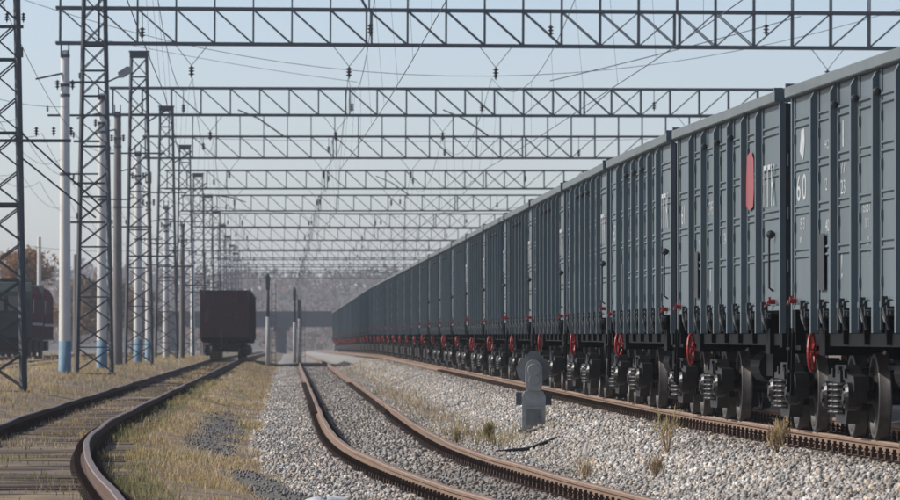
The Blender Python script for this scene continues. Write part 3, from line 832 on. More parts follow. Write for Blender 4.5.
# concrete poles beside the masts
def pole(name, x, y, top, mt, label, blue=True, r0=.215, r1=.15, fit=True, base=.12):
    z0 = base + float(fall(y)); h = top - base
    p = link(name, None, loc=(x, y, z0)); tag(p, label, 'pole', 'concrete poles left of the tracks')
    b = MB(); b.lathe([(r0, -.2), (r0, 0), (r1, h), (r1*.8, h + .05)], 'z', 18); b.build('shaft', mt, p, smooth=True)
    if blue:
        b = MB(); rr = r0 + (r1 - r0)*1.25/h; b.lathe([(r0+.004, -.05), (r0+.004, 0), (rr+.004, 1.25)], 'z', 18); b.build('painted_base', 'blue', p, smooth=True)
    if fit:
        for z in (h-.15, h-1.15, h-1.5, h-4.2):
            b = MB(); rr = r0 + (r1 - r0)*z/h + .015; b.lathe([(rr, -.05), (rr, .05)], 'z', 14); o = b.build('clamp_band', 'mast', p); o.location = (0, 0, z)
        for s in (-1, 1):
            beam('top_bracket', (s*.13, -.12, h-.2), (s*.13, -.12, h+.35), .05, .05, 'mast', p)
            link('insulator', INS, p, (s*.26, -.1, h-1.05), None, scale=(.8, .8, .8))
        beam('wire_arm', (-.1, -.1, h-.75), (-1.0, -.2, h-.95), .06, .06, 'mast', p)
        beam('wire_arm', (.1, -.1, h-4.2), (1.15, -.2, h-4.2), .055, .055, 'mast', p)
    return p
pole('concrete_pole', -13.2, 204, 11.3, 'concrete', 'tall white concrete pole with blue painted base, nearest on the left')
pole('concrete_pole', -13.92, 238, 11.2, 'concrete', 'white concrete pole with blue base seen through the second lattice mast')
pole('concrete_pole', -14.75, 264, 11.45, 'concrete_brown', 'bare brown-grey concrete pole just right of the second lattice mast', blue=False, r0=.23)
pole('concrete_pole', -15.05, 287, 10.4, 'concrete', 'white concrete pole with blue base inside the third lattice mast')
pole('concrete_pole', -14.75, 291, 9.2, 'concrete', 'slim white concrete pole with blue base right of the third lattice mast', r0=.16, r1=.12)
pole('concrete_pole', -16.7, 350, 9.2, 'concrete', 'white-based concrete pole left of the brown wagon', blue=False, r0=.2)
pole('concrete_pole', -15.85, 352, 6.7, 'concrete_brown', 'short dark pole standing next to the brown wagon', blue=False, r0=.14, fit=False)
for i, (x, y, t) in enumerate([(-18.2, 405, 9.4), (-19.9, 460, 9.6), (-21.3, 515, 9.4), (-23.2, 580, 9.5), (-25.2, 650, 9.5), (-29.0, 420, 8.8), (-31.5, 500, 9.0)]):
    pole('concrete_pole', x, y, t + float(fall(y)), 'concrete' if i % 2 else 'concrete_brown', 'distant concrete pole of the receding left row, %s beyond the brown wagon front' % ordinal(i) if i < 5 else
         '%s slim concrete pole standing farther left near the locomotive track' % ordinal(i-5), blue=False, r0=.18, r1=.13, fit=i < 5)

# signal posts in the middle distance
def signal_post(x, y, h, label, white=.55):
    s = link('signal_post', None, loc=(x, y, -.3 + float(fall(y)))); tag(s, label, 'signal', 'signal posts in the middle distance')
    b = MB(); b.lathe([(.14, -.2), (.12, h*white)], 'z', 12); b.build('post', 'post_grey', s, smooth=True)
    b = MB(); b.lathe([(.09, h*white), (.07, h)], 'z', 10); b.build('upper_post', 'mast', s, smooth=True)
    b = MB(); b.prism([(-.10,h-.9),(.10,h-.9),(.12,h-.7),(.12,h-.2),(.06,h-.02),(-.06,h-.02),(-.12,h-.2),(-.12,h-.7)], -.14, -.08, 'y'); b.build('back_board', 'mast', s)
    for z in (h-.65, h-.35):
        b = MB(); b.lathe([(.07,-.26),(.08,-.14)], 'y', 12, (0,0,z)); b.build('lamp_hood', 'mast', s)
    for dz in range(int(h*.8/.4)):
        beam('rung', (.20, .1, .5 + dz*.4), (.42, .1, .5 + dz*.4), .03, .03, 'mast', s)
    for dx in (.20, .42): beam('ladder_rail', (dx, .1, 0), (dx, .1, h*.9), .03, .03, 'mast', s)
signal_post(-9.85, 322, 5.2, 'white signal post right of the brown wagon')
signal_post(-10.7, 410, 5.3, 'white signal post, left one of the close pair in the middle distance')
signal_post(-10.75, 424, 4.6, 'white signal post, right one of the close pair in the middle distance', .7)
signal_post(-12.4, 640, 4.2, 'small white signal post beside the far end of the grey train', .8)

# wires
def wire(name, pts, r, label, cat='wire', group=None):
    b = MB(); b.tube(pts, r*.75, 5); o = b.build(name, 'wire', None); tag(o, label, cat, group); return o
def span(p, q, sag, n=10):
    p, q = Vector(p), Vector(q); return [p.lerp(q, i/n) - Vector((0, 0, 4*sag*(i/n)*(1 - i/n))) for i in range(n+1)]
names = ['left track', 'middle track', 'train track', 'hidden track behind the train']
for j, hx in enumerate(HANG):
    pts, cpts = [], []
    for k in range(-2, 11):
        y0, y1 = 142 + 65*k, 207 + 65*k
        bend = lambda y: .9*max(0, (140 - y)/65)**1.5
        a = on_axis((hx, 0, -1.1), (gantry_x(y0) + bend(y0), y0, gantry_z(y0)), G_ROT); b = on_axis((hx, 0, -1.1), (gantry_x(y1) + bend(y1), y1, gantry_z(y1)), G_ROT)
        pts += span(a, b, 1.5)[:-1]
        za, zb = 7.3 + float(fall(y0)), 7.3 + float(fall(y1)); zig = .3*(-1)**k
        cpts += span((a.x + zig, a.y, za), (b.x - zig, b.y, zb), .06, 4)[:-1]
    w = wire('catenary', pts, .013, 'sagging overhead wire above the %s' % names[j], 'wire', 'overhead wires')
    b = MB(); b.tube(cpts, .010, 5); b.build('contact_wire', 'wire', w)
    b = MB()
    for i in range(2, len(pts)-1):
        if i % 2: 
            p = pts[i]; t = (p.y - cpts[0].y)/65*4; i0 = min(int(t), len(cpts)-2); c = cpts[i0].lerp(cpts[i0+1], t - i0)
            b.bar(p, c, .006)
    tag(b.build('dropper', 'wire', w), kind='stuff')
wire('cross_span_wire', span((-14.5, 190, 12.6), (17, 190, 12.9), 2.9, 24), .012, 'thin wire sagging across the picture below the topmost crossbeam', 'wire', 'cross wires')
wire('cross_span_wire', span((-12.6, 205, 11.9), (-3.2, 205, 10.3), .1, 8), .010, 'thin wire slanting down from the second lattice mast to the right', 'wire', 'cross wires')
wire('cross_span_wire', span((3.2, 190, 9.7), (11.8, 200, 12.3), .05, 8), .018, 'thin wire rising steeply to the right above the train roofs', 'wire', 'cross wires')
wire('cross_span_wire', span((-16, 180, 9.6), (-13.2, 204, 9.4), .3, 8), .012, 'thin wire from the left edge to the white pole', 'wire', 'cross wires')
wire('cross_span_wire', span((-10.7, 141.5, 9.6), (-14.75, 264, 9.9), 1.4, 14), .012, 'thin wire sagging from the leftmost mast to the brown-grey pole', 'wire', 'cross wires')
wire('cross_span_wire', span((-16, 330, 9.0), (6, 345, 9.2), .7, 14), .014, 'thin level wire crossing in front of the third crossbeam', 'wire', 'cross wires')
wire('cross_span_wire', span((-13.9, 271, 10.6), (9, 271, 10.5), .15, 14), .012, 'thin level wire just above the second crossbeam lower chord', 'wire', 'cross wires')
wire('cross_span_wire', span((-24, 330, 6.6), (-16, 340, 6.6), .3, 8), .014, 'low thin wire left of the receding mast row', 'wire', 'cross wires')
for i in range(5):
    wire('feeder_wire', sum([span((-14.2 - .9*i - SL*(65*k - 65), 142+65*k, 8.6 + .5*(i % 3)), (-14.2 - .9*i - SL*65*k, 207+65*k, 8.6 + .5*(i % 3)), .9)[:-1] for k in range(-1, 8)], []), .012,
         '%s thin feeder wire from the left, running along the mast row' % ordinal(i), 'wire', 'feeder wires')

# ------------------------------------------------------------------ dwarf signal, locomotive, overpass, small things
sg = link('dwarf_signal', None, loc=(1.42, 101, .03)); tag(sg, 'grey dwarf railway signal seen from behind, on a pedestal beside the ballast', 'signal')
b = MB(); b.prism([(-.20,-.05),(.20,-.05),(.20,.50),(.155,.60),(-.155,.60),(-.20,.50)], -.17, .17, 'y'); b.build('pedestal', 'signal_base', sg)
b = MB(); b.prism([(-.125,.02),(.125,.02),(.125,.30),(-.125,.30)], -.195, -.172, 'y'); o = b.build('access_door', 'signal_dark', sg)
b = MB(); b.lathe([(.016,-.215),(.016,-.195)], 'y', 8, (.08,0,.16)); b.build('door_knob', 'mast', o)
b = MB(); b.prism([(-.13,.30),(.13,.30),(.13,.335),(-.13,.335)], -.215, -.172, 'y'); b.build('door_ledge', 'signal_base', sg)
b = MB(); b.lathe([(.09,.60),(.075,.64),(.075,.70)], 'z', 14); b.build('neck', 'signal', sg)
b = MB()
oct_ = [(-.30,.99),(-.26,.84),(-.13,.74),(.13,.74),(.26,.84),(.30,.99),(.22,1.13),(.12,1.20),(.05,1.28),(-.05,1.28),(-.12,1.20),(-.22,1.13)]
b.prism(oct_, .02, .045, 'y'); b.build('back_board', 'signal_dark', sg)
b = MB()
pr = [(-.12,.605),(.12,.605),(.145,.72),(.14,1.00),(.10,1.09),(.04,1.13),(-.04,1.13),(-.10,1.09),(-.14,1.00),(-.145,.72)]
b.prism(pr, -.24, .018, 'y'); hs = b.build('lamp_housing', 'signal_base', sg)
b = MB(); b.lathe([(.10,-.27),(.105,-.255),(.105,-.242)], 'y', 16, (0,0,.96)); b.build('rear_cover', 'signal', hs)
b = MB(); b.lathe([(.085,-.262),(.09,-.242)], 'y', 16, (0,0,.79)); b.build('rear_cover', 'signal', hs)
for z in (.96, .79):
    b = MB(); b.lathe([(.09,.05),(.10,.28)], 'y', 14, (0,0,z)); b.build('lamp_hood', 'mast', sg)
for s in (-1, 1):
    b = MB(); b.box(s*.25-.05, s*.25+.05, -.06, .06, .36, .58); b.build('side_box', 'mast', sg)
b = MB(); b.box(-.27,.27,-.24,.24,-.25,-.052); b.build('footing', 'concrete_brown', sg)

# cable from the signal, white sack
b = MB(); pts = [(1.35,100.4,.02),(1.3,99,-.02),(1.5,98.6,.02),(1.9,100,.12),(2.15,103,.17),(2.2,107,.20),(2.15,112,.22),(2.0,117,.23)]
b.tube(pts, .035, 6); tag(b.build('cable', 'cable', None), 'black cable snaking over the ballast from the dwarf signal', 'cable')
b = MB(); b.tube([(.6,90,-.20),(1.2,91,-.16),(1.7,92,.0),(2.2,93,.14),(2.6,94.5,.24)], .03, 6); tag(b.build('cable', 'cable', None), 'black cable lying on the ballast in front of the dwarf signal', 'cable')
b = MB(); n, m_ = 14, 6
v = []; 
for i in range(m_+1):
    t = i/m_
    for k in range(n):
        a = 2*math.pi*k/n; r = (1 - t**2.2)*(.9 + .25*math.sin(3*a + 1) + .12*math.sin(7*a + t*5))
        v.append((.28*r*math.cos(a), .8*r*math.sin(a), .11*math.sin(t*math.pi/2)*(1 + .25*math.sin(5*a))))
b.add(v, [(i*n+k, i*n+(k+1)%n, (i+1)*n+(k+1)%n, (i+1)*n+k) for i in range(m_) for k in range(n)] + [tuple(range(n))[::-1]])
tag(b.build('sack', 'bag', None, smooth=True, loc=(-1.30, 62.5, -.24)), 'crumpled white plastic sack on the gravel left of the middle track', 'sack')

# red locomotive, two units
def loco_unit(y0, label, flip):
    x = float(x_far(y0 + 8.5)); L = 16.6
    t = link('locomotive', None, loc=(x, y0 + L/2, Z_FAR + float(fall(y0 + 8)))); t.rotation_euler = (0, 0, -math.atan(-.029) + (math.pi if flip else 0))
    tag(t, label, 'locomotive', 'locomotive units on the left track')
    h = L/2
    b = MB(); b.prism([(-1.5,1.15),(1.5,1.15),(1.5,3.75),(1.25,4.25),(.7,4.5),(-.7,4.5),(-1.25,4.25),(-1.5,3.75)], -h+1.6, h, 'y'); b.build('body', 'loco_red', t)
    b = MB(); v = []
    for yy, k, zt in ((-h+1.6, 1, 4.5), (-h+.5, .97, 4.3), (-h+.15, .93, 2.9), (-h, .93, 1.15)): pass
    b.prism([(-h+1.59,1.15),(-h,1.15),(-h-.12,2.5),(-h+.45,3.9),(-h+1.0,4.42),(-h+1.59,4.47)], -1.46, 1.46, 'x'); b.build('cab_nose', 'loco_green', t)
    b = MB(); b.box(-1.52,1.52,-h-.14,h+.02,1.02,1.148); b.build('frame_beam', 'black', t)
    for s in (-1, 1):
        b = MB(); b.prism([(s*.12,2.75),(s*1.25,2.75),(s*1.15,3.6),(s*.12,3.65)], -h-.13, -h+.42, 'y'); b.build('windscreen', 'glass', t)
        b = MB(); b.lathe([(.13,-h-.20),(.14,-h-.02)], 'y', 12, (s*.95,0,1.75)); b.build('headlight', 'concrete', t)
        b = MB(); b.box(s*1.505-.02,s*1.505+.02,-h+2.0,-h+2.9,2.6,3.5); b.build('side_window', 'glass', t)
        for k in range(4):
            b = MB(); b.box(s*1.505-.015,s*1.505+.015,-h+4.5+k*2.4,-h+6.0+k*2.4,2.7,3.5); b.build('grille', 'black', t)
        b = MB(); b.box(s*1.505-.012,s*1.505+.012,-h+1.62,h-.02,1.9,2.05); b.build('stripe', 'concrete', t)
    b = MB(); b.box(-1.2,1.2,-h-.30,-h+.2,.25,1.0); b.build('snow_plough', 'black', t)
    b = MB(); b.box(-.6,.6,-2.5,2.5,4.5,4.75); b.build('roof_grille', 'black', t)
    for e in (-1, 1):
        g = MB(); g.box(-1.25,1.25,e*4.6-2.2,e*4.6+2.2,.35,.98); go = g.build('bogie', 'black', t)
        for dy in (-1.8, 0, 1.8):
            for s in (-1, 1):
                w = MB(); w.lathe([(.50,-.07),(.525,.05),(.525,.07)], 'x', 18, (s*.79, e*4.6+dy, .525)); w.build('wheel', 'wheel', go)
loco_unit(352, 'red locomotive with dark green cab at the left edge, front unit', False)
loco_unit(370, 'rear unit of the red locomotive at the left edge', False)

# overpass across the yard far away
ov = link('road_overpass', None, loc=(-25, 1060, -1.5)); tag(ov, 'dark road overpass crossing the yard far in the distance', 'bridge')
b = MB(); b.box(-110, 90, -5, 5, 4.5, 6.2); b.build('deck', 'bridge', ov)
for s in (-1, 1):
    b = MB(); b.box(-110, 90, s*4.9-.15, s*4.9+.15, 6.2, 7.3); b.build('parapet', 'bridge', ov)
for x in range(-100, 91, 19):
    b = MB(); b.box(x-.8, x+.8, -4, 4, -1, 3.8); b.box(x-1.3, x+1.3, -4.6, 4.6, 3.8, 4.49); b.build('pier', 'bridge', ov)

# ------------------------------------------------------------------ stones, grass, weeds, trees, far woods
def cloud_mesh(name, verts, faces_per, nv, tones, material):
    """verts (N, nv, 3); faces_per: list of faces in one piece; tones (N, 3) colours"""
    N = len(verts); me = bpy.data.meshes.new(name)
    fl = np.array([len(f) for f in faces_per]); idx = np.concatenate([np.array(f) for f in faces_per])
    me.vertices.add(N*nv); me.vertices.foreach_set('co', verts.astype(np.float32).ravel())
    loops = (idx[None, :] + (np.arange(N)*nv)[:, None]).ravel()
    me.loops.add(len(loops)); me.loops.foreach_set('vertex_index', loops.astype(np.int32))
    tot = np.tile(fl, N); st = np.concatenate([[0], np.cumsum(tot)[:-1]])
    me.polygons.add(len(tot)); me.polygons.foreach_set('loop_start', st.astype(np.int32))
    a = me.color_attributes.new('tone', 'FLOAT_COLOR', 'POINT')
    c = np.ones((N, nv, 4), np.float32); c[:, :, :3] = tones[:, None, :]; a.data.foreach_set('color', c.ravel())
    me.materials.append(M[material]); me.update(calc_edges=True); me.validate()
    return me

CUBE = np.array([(-1,-1,-1),(1,-1,-1),(1,1,-1),(-1,1,-1),(-1,-1,1),(1,-1,1),(1,1,1),(-1,1,1)], float)
CUBE_F = [(0,3,2,1),(4,5,6,7),(0,1,5,4),(1,2,6,5),(2,3,7,6),(3,0,4,7)]
def stones(pos, size, tones):
    N = len(pos)
    v = CUBE[None]*np.array([1, .85, .7])*.5 + RNG.uniform(-.20, .20, (N, 8, 3))
    q = RNG.normal(size=(N, 4)); q /= np.linalg.norm(q, axis=1)[:, None]; w, x, y, z = q.T
    Rm = np.stack([1-2*(y*y+z*z), 2*(x*y-z*w), 2*(x*z+y*w), 2*(x*y+z*w), 1-2*(x*x+z*z), 2*(y*z-x*w), 2*(x*z-y*w), 2*(y*z+x*w), 1-2*(x*x+y*y)], 1).reshape(N, 3, 3)
    v = np.einsum('nij,nkj->nki', Rm, v)*size[:, None, None] + pos[:, None, :]
    return v

def stone_tones(N, base=(.72,.70,.67)):
    t = np.array(base)[None]*RNG.uniform(.45, 1.25, (N, 1)); k = RNG.random(N)
    t[k < .16] *= np.array([1.0, .84, .68]); t[k > .86] *= np.array([.55, .57, .60]); t[(k > .2) & (k < .26)] *= 1.25
    return t
def scatter(fu, n, y0, y1, power=1.6):
    """more pieces close to the camera"""
    y = y0*(y1/y0)**(RNG.random(n)**1.0); return y
def stone_field(ulo, uhi, n, y0, y1, smin, smax, base=(.72,.70,.67), rel='mid'):
    y = scatter(None, n, y0, y1); t = RNG.random(n)
    dr = x_right(y) - x_mid(y)
    lo = ulo if np.isscalar(ulo) else ulo(y, dr); hi = uhi if np.isscalar(uhi) else uhi(y, dr)
    u = lo + (hi - lo)*t
    x = x_mid(y) + u; z = bed_z(u, dr) + fall(y)
    s = RNG.uniform(smin, smax, n)*(.8 + .4*RNG.random(n))
    keep = np.ones(n, bool)
    for c in (-.7975, .7975): keep &= np.abs(u - c) > .17
    for c in (-.7975, .7975): keep &= np.abs(u - dr - c) > .17
    pos = np.stack([x, y, z + s*RNG.uniform(.0, .38, n)], 1)[keep]
    tn = stone_tones(keep.sum(), base); uk, yk, dk = u[keep], y[keep], dr[keep]
    dist = np.minimum.reduce([np.abs(uk - .7975), np.abs(uk + .7975), np.abs(uk - dk - .7975), np.abs(uk - dk + .7975)])
    rusty = np.clip(1 - dist/.75, 0, 1)*RNG.uniform(.2, 1, len(uk))
    dirty = np.clip(np.sin(uk*2.3 + yk*.21)*np.sin(yk*.37 - uk) + .1, 0, 1)*RNG.uniform(.2, 1, len(uk))
    tn *= 1 - rusty[:, None]*np.array([.42, .52, .60]) ; tn *= 1 - dirty[:, None]*np.array([.20, .26, .34])
    return pos, s[keep], tn
P = [stone_field(lambda y, d: -2.2 + .2*np.sin(y*.23) + .14*np.sin(y*.71 + 1), -.95, 24000, 50, 330, .018, .05),
     stone_field(-.7, .7, 9000, 78, 330, .03, .06, (.54,.52,.49)),
     stone_field(-.7, .7, 3200, 50, 82, .012, .045, (.36,.33,.30)),
     stone_field(.95, lambda y, d: d - .95, 84000, 52, 330, .018, .05),
     stone_field(lambda y, d: d - .7, lambda y, d: d + .7, 5000, 52, 150, .03, .06, (.30,.28,.26)),
     stone_field(lambda y, d: d + .95, lambda y, d: d + 2.6, 4000, 52, 150, .04, .08, (.36,.34,.32))]
pos, siz, ton = (np.concatenate([p[i] for p in P]) for i in range(3))
tag(link('gravel', cloud_mesh('gravel', stones(pos, siz, ton), CUBE_F, 8, ton, 'stone')), 'pale crushed ballast stones between and beside the tracks', 'gravel', kind='stuff')

# dark slag patches between the left and the middle track
def patch(label, yc, uc, ry, ru):
    rows = []
    for i in range(17):
        a = -1 + i/8; row = []
        for j in range(13):
            c = -1 + j/6; y = yc + a*ry; u = uc + c*ru*math.sqrt(max(.02, 1 - a*a*.9))*(1 + .15*math.sin(a*5))
            e = max(0, 1 - max(a*a, c*c)**1.5)
            g = float(ground_z(u, y) + .035*bump_noise(u + float(x_mid(y)), y))
            row.append((float(x_mid(y)) + u, y, g - .03 + .038*min(1, e*2.5) + .004*math.sin(7*a + 9*c)))
        rows.append(row)
    tag(sheet('slag_patch', rows, 'slag'), label, kind='structure')
    n = int(ry*ru*110); aa = RNG.random(n)*2*np.pi; rr = np.sqrt(RNG.random(n))*1.05
    y = yc + rr*np.sin(aa)*ry; u = uc + rr*np.cos(aa)*ru
    return np.stack([x_mid(y) + u, y, ground_z(u, y) + .035*bump_noise(x_mid(y) + u, y) + .015], 1)
pp = np.concatenate([patch('patch of dark grey slag between the left and middle tracks', 105, -2.75, 24, .46),
                     patch('nearer patch of dark grey slag left of the pale gravel', 67, -2.52, 10, .42)])
sz = RNG.uniform(.015, .035, len(pp)); tn = stone_tones(len(pp), (.20,.205,.21))
tag(link('slag_gravel', cloud_mesh('slag_gravel', stones(pp, sz, tn), CUBE_F, 8, tn, 'stone')), 'dark grey slag pebbles on the patches between the tracks', 'gravel', kind='stuff')

# grass blades
def blades(x, y, z, h, w, tones, lean=.5):
    n = len(x); a = RNG.random(n)*2*np.pi; l = RNG.uniform(.1, lean, n)*h
    dx, dy = np.cos(a), np.sin(a)
    b = RNG.random(n)*2*np.pi; wx, wy = np.cos(b)*w, np.sin(b)*w
    v = np.zeros((n, 5, 3))
    v[:, 0] = np.stack([x - wx, y - wy, z - .03], 1); v[:, 1] = np.stack([x + wx, y + wy, z - .03], 1)
    mx, my = x + dx*l*.35, y + dy*l*.35
    v[:, 2] = np.stack([mx + wx*.8, my + wy*.8, z + h*.6], 1); v[:, 3] = np.stack([mx - wx*.8, my - wy*.8, z + h*.6], 1)
    v[:, 4] = np.stack([x + dx*l, y + dy*l, z + h*RNG.uniform(.75, 1, n)], 1)
    return v
BL_F = [(0, 1, 2, 3), (3, 2, 4)]
TAN, YEL, GRN, OLV, PAL = np.array((.41,.315,.205)), np.array((.45,.355,.165)), np.array((.18,.19,.085)), np.array((.28,.255,.135)), np.array((.54,.46,.34))
def grass_zone(n, ulo, uhi, y0, y1, hmin, hmax, mix, clump=.5, thr=.0, w=.0042, avoid=True, lean=.6):
    y = y0*(y1/y0)**RNG.random(n); u = ulo + (uhi - ulo)*RNG.random(n) if np.isscalar(ulo) else ulo(y) + (uhi(y) - ulo(y))*RNG.random(n)
    xm = x_mid(y); x = xm + u
    c = np.sin(x*2.1 + 1.3*np.sin(y*.21))*np.sin(y*.33 + x*.7) + .7*np.sin(x*5.3 + y*.9)*np.sin(y*1.7) + RNG.normal(0, .45, n)
    keep = c > thr
    if avoid: keep &= ~(((((y - 105)/24)**2 + ((u + 2.75)/.46)**2 < RNG.uniform(.1, 1.1, n)) | (((y - 67)/10)**2 + ((u + 2.52)/.42)**2 < RNG.uniform(.4, 1.1, n))))
    ul = x_left(y) - xm
    for o in (-.7975, .7975): keep &= np.abs(u - ul - o) > .11
    x, y, u, c = x[keep], y[keep], u[keep], c[keep]; n = len(x)
    z = ground_z(u, y) + .035*bump_noise(x, y)
    h = RNG.uniform(hmin, hmax, n)*(.65 + .5*np.clip(c - thr, 0, 1.2))
    k = RNG.random(n); cum = np.cumsum([m[1] for m in mix]); t = np.zeros((n, 3)); lo = 0; k = np.clip(.5*k + .25 + .27*(np.sin(x*1.3 + .7*np.sin(y*.11))*np.sin(y*.17 + x*.5) + .5*np.sin(x*3.1 - y*.29)), 0, .9999)
    for (col, _), hi in zip(mix, cum): t[(k >= lo) & (k < hi + 1e-6)] = col; lo = hi
    warm = .5 + .5*np.sin(x*.9 + y*.045) ; t *= 1.15*(.6 + .7*RNG.random((n, 1)))*(.85 + .3*warm[:, None])
    return blades(x, y, z, h, w*(y/60)**.6, t, lean), t
DRY = [(GRN, .03), (OLV, .12), (YEL, .25), (TAN, .35), (PAL, .25)]
GREEN = [(YEL, .30), (OLV, .28), (GRN, .22), (TAN, .20)]
G = [grass_zone(90000, -3.9, -1.95, 48, 340, .02, .10, DRY, thr=.05, lean=1.6),
     grass_zone(26000, -3.7, -2.1, 48, 340, .06, .20, [(PAL, .35), (TAN, .35), (OLV, .2), (GRN, .1)], thr=.75, lean=.9),                               # strip between the tracks
     grass_zone(16000, lambda y: x_left(y) - x_mid(y) + .85, lambda y: x_left(y) - x_mid(y) + 1.5, 48, 200, .05, .18, GREEN, thr=.15, avoid=False),
     grass_zone(15000, lambda y: x_left(y) - x_mid(y) - .7, lambda y: x_left(y) - x_mid(y) + .72, 82, 330, .03, .10, DRY, thr=.25, avoid=False),
     grass_zone(6000, lambda y: x_left(y) - x_mid(y) - .7, lambda y: x_left(y) - x_mid(y) + .72, 46, 90, .03, .10, GREEN, thr=.75, avoid=False),
     grass_zone(60000, lambda y: x_left(y) - x_mid(y) - 9, lambda y: x_left(y) - x_mid(y) - .85, 80, 420, .04, .17, [(YEL,.40),(TAN,.30),(PAL,.12),(OLV,.18)], thr=-.3, avoid=False),
     grass_zone(9000, -40, -14, 150, 600, .08, .3, DRY, thr=.1, avoid=False, w=.012)]
vv = np.concatenate([g[0] for g in G]); tt = np.concatenate([g[1] for g in G])
tag(link('dry_grass', cloud_mesh('dry_grass', vv, BL_F, 5, tt, 'grass')), 'dry yellow autumn grass along and between the tracks', 'grass', kind='stuff')

# dry grass growing through the ballast left of the train
def ballast_grass(n, y0, y1, ufun, spread, hmin, hmax, mix):
    y = RNG.uniform(y0, y1, n); dr = x_right(y) - x_mid(y); u = ufun(y) + RNG.normal(0, spread, n)
    x = x_mid(y) + u; z = bed_z(u, dr)
    c = np.sin(y*.55)*np.sin(x*3 + y*.2) + RNG.normal(0, .5, n); k = c > 0
    x, y, z = x[k], y[k], z[k]; n = len(x)
    t = np.stack([mix[i] for i in RNG.integers(0, len(mix), n)])*RNG.uniform(.7, 1.25, (n, 1))
    return blades(x, y, z, RNG.uniform(hmin, hmax, n), .006*(y/70)**.6, t, .7), t
B = [ballast_grass(3200, 96, 185, lambda y: 1.75 + .0*y, .30, .06, .26, [TAN, PAL, PAL*1.1, TAN*.9]),
     ballast_grass(900, 94, 108, lambda y: 2.1 + 0*y, .45, .06, .22, [TAN, YEL, OLV, GRN]),
     ballast_grass(2600, 170, 330, lambda y: 2.1 + 0*y, .5, .06, .22, [TAN, PAL, YEL])]
vv = np.concatenate([g[0] for g in B]); tt = np.concatenate([g[1] for g in B])
tag(link('ballast_grass', cloud_mesh('ballast_grass', vv, BL_F, 5, tt, 'grass')), 'pale dry grass growing through the ballast beside the dwarf signal', 'grass', kind='stuff')

# single weeds standing in the ballast
def weed(px, yy, h, mix, label, n=130, stems=9):
    u0 = px; x0 = float(x_mid(yy)) + u0; dr = float(x_right(yy) - x_mid(yy)); z0 = float(bed_z(np.array([u0]), np.array([dr]))[0])
    t = link('weed_plant', None, loc=(x0, yy, z0)); tag(t, label, 'plant', 'weeds in the ballast')
    b = MB(); tips = []
    for i in range(stems):
        a = random.uniform(0, 6.28); l = random.uniform(.08, .32)*h; hh = h*random.uniform(.55, 1)
        p = [(0, 0, -.03), (l*.4*math.cos(a), l*.4*math.sin(a), hh*.5), (l*math.cos(a), l*math.sin(a), hh)]
        b.tube(p, [.006, .005, .003], 4); tips += [Vector(p[1]).lerp(Vector(p[2]), random.random()) for _ in range(n//stems)]
    b.build('stem', 'straw', t)
    tp = np.array(tips); m = len(tp); tp += RNG.normal(0, .03, (m, 3))
    tn = np.stack([mix[i] for i in RNG.integers(0, len(mix), m)])*RNG.uniform(.9, 1.5, (m, 1))
    tag(link('leaves', cloud_mesh('leaves', blades(tp[:, 0], tp[:, 1], tp[:, 2], RNG.uniform(.03, .09, m), .006, tn, 1.5), BL_F, 5, tn, 'grass'), t), kind='stuff')
weed(2.75, 74, .62, [TAN, OLV, YEL], 'tall yellow-green weed in the ballast below the second wagon')
weed(3.18, 66.5, .42, [TAN, YEL, TAN*.7], 'brown weed in the ballast near the bottom right')
weed(3.55, 69, .36, [OLV, TAN], 'small olive weed in the ballast right of the tall yellow-green one')
weed(1.55, 72, .30, [TAN, PAL], 'pale dry weed close to the right rail of the middle track')
weed(2.2, 70, .26, [TAN, TAN*.7], 'short brown weed in the middle of the bottom ballast')
weed(1.85, 99, .38, [GRN, OLV, YEL], 'green tuft at the foot of the dwarf signal', n=260, stems=14)
weed(1.2, 96, .28, [TAN, OLV], 'dry tuft left of the foot of the dwarf signal', n=160, stems=10)
weed(3.75, 60.5, .30, [TAN, PAL], 'pale dry tuft at the bottom right corner of the ballast', n=160, stems=10)
weed(-1.95, 57, .20, [PAL, TAN], 'pale dry tuft at the left edge of the gravel near the bottom', n=160, stems=10)

# trees at the left
def tree(x, y, h, wid, tones, label, n=5200, leaf=.17):
    t = link('autumn_tree', None, loc=(x, y, .05 + float(fall(y)))); tag(t, label, 'tree', 'autumn trees at the left')
    b = MB(); ends = []
    b.tube([(0,0,-.2),(.05*wid,0,h*.3),(.02*wid,.1,h*.62),(0,0,h*.92)], [.022*h, .017*h, .010*h, .003*h], 8)
    for i in range(22):
        a = random.uniform(0, 6.28); z0 = h*random.uniform(.18, .75); l = wid*random.uniform(.45, 1)*(1 - .55*max(0, (z0/h - .4)))
        e = Vector((math.cos(a)*l, math.sin(a)*l, min(h*.98, z0 + l*random.uniform(.35, .95)))); s = Vector((0,0,z0)); m_ = s.lerp(e, .5) + Vector((0,0,.12*l))
        b.tube([s, m_, e], [.008*h, .005*h, .0015*h], 5)
        for _ in range(5):
            p = s.lerp(e, random.uniform(.35, 1)); q = p + Vector((random.gauss(0,1), random.gauss(0,1), random.uniform(0,1.3)))*l*.32
            b.tube([p, q], [.003*h, .001*h], 4); ends += [p.lerp(q, .5), q]
        ends.append(e)
    b.build('trunk', 'bark', t)
    E = np.array(ends); c = E[RNG.integers(0, len(E), n)] + RNG.normal(0, .07*wid + .12, (n, 3))
    tn = np.stack([tones[i] for i in RNG.integers(0, len(tones), n)])*RNG.uniform(.55, 1.3, (n, 1))
    v = RNG.normal(0, leaf, (n, 3, 3)) + c[:, None, :]
    link('crown', cloud_mesh('crown', v, [(0, 1, 2)], 3, tn, 'leaf'), t)
O1, O2, O3 = np.array((.36,.19,.075)), np.array((.24,.145,.08)), np.array((.19,.145,.095))
tree(-40.6, 560, 11.5, 3.6, [O1, O2, O1*.8], 'orange-brown autumn tree behind the locomotive at the left edge')
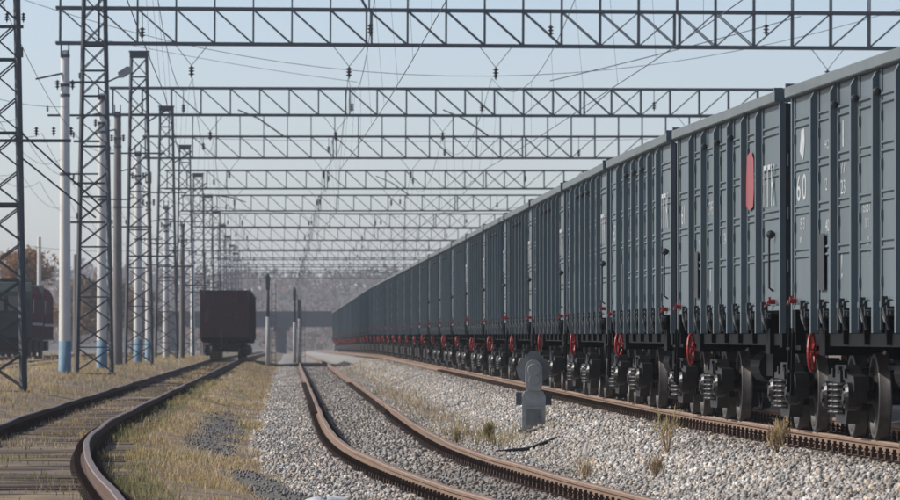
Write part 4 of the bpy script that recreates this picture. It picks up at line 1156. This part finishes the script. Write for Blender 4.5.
tree(-45.2, 600, 10.5, 3.4, [O1, O2], 'brown autumn tree cut by the left edge')
tree(-37.5, 640, 8.2, 3.2, [O2, O3], 'dull brown tree right of the locomotive')
tree(-45.0, 720, 9.0, 3.4, [O2, O3, O1*.7], 'grey-brown tree farther back right of the locomotive')
tree(-41.5, 800, 8.6, 3.6, [O2, O3], 'faint brown tree behind the white concrete pole')
tree(-46.0, 860, 9.2, 3.8, [O3, O2], 'faint brown tree left of the third lattice mast')

# far wooded rise
rows = []
for y, hz in ((1560, -3.2), (1700, -2.0), (1850, 8), (2050, 19), (2400, 25), (2900, 20), (3600, -6)):
    rows.append([(x, y, hz*(1 if hz < 0 else (.75 + .25*math.sin(x*.006 + y*.01) + .1*math.sin(x*.021))) - (0 if abs(x) < 900 else 4)) for x in range(-1500, 1501, 60)])
tag(sheet('hills', rows, 'hill'), 'low wooded rise closing the yard in the distance', kind='structure')
n = 52000
xw = RNG.uniform(-420, 330, n); yw = RNG.uniform(1560, 2350, n)
gz_ = np.interp(yw, [1560,1700,1850,2050,2400], [-3.2,-2.0,8,19,25])*.85
tree_h = 5.5 + 4.5*(.5 + .5*np.sin(xw*.13 + 2*np.sin(yw*.03)))*(.6 + .4*np.sin(xw*.71 + yw*.05)) + 1.5*np.sin(xw*.031)
zz = gz_ + tree_h*RNG.random(n)**.7
v = RNG.normal(0, .75, (n, 3, 3))*np.array([1, 1, 1.25]) + np.stack([xw, yw, zz], 1)[:, None, :]
W = [np.array((.20,.115,.085)), np.array((.15,.115,.10)), np.array((.22,.15,.12)), np.array((.13,.095,.075))]
tn = np.stack([W[i] for i in RNG.integers(0, 4, n)])*RNG.uniform(.6, 1.3, (n, 1))
tag(link('far_woods', cloud_mesh('far_woods', v, [(0, 1, 2)], 3, tn, 'leaf')), 'hazy brown autumn woods along the horizon', 'woods', kind='stuff')

# ------------------------------------------------------------------ haze
b = MB(); b.box(-1700, 1700, -80, 3700, -12, 45)
hz = b.build('haze', 'soil', None); hz.data.materials.clear()
hm = bpy.data.materials.new('haze_air'); hm.use_nodes = True; nn = hm.node_tree.nodes; nn.clear()
pv = nn.new('ShaderNodeVolumePrincipled'); pv.inputs['Color'].default_value = (.80, .88, .97, 1); pv.inputs['Density'].default_value = HAZE; pv.inputs['Anisotropy'].default_value = .2
oo = nn.new('ShaderNodeOutputMaterial'); hm.node_tree.links.new(pv.outputs[0], oo.inputs['Volume'])
hz.data.materials.append(hm); tag(hz, 'thin blue autumn haze over the yard', 'haze', kind='stuff')
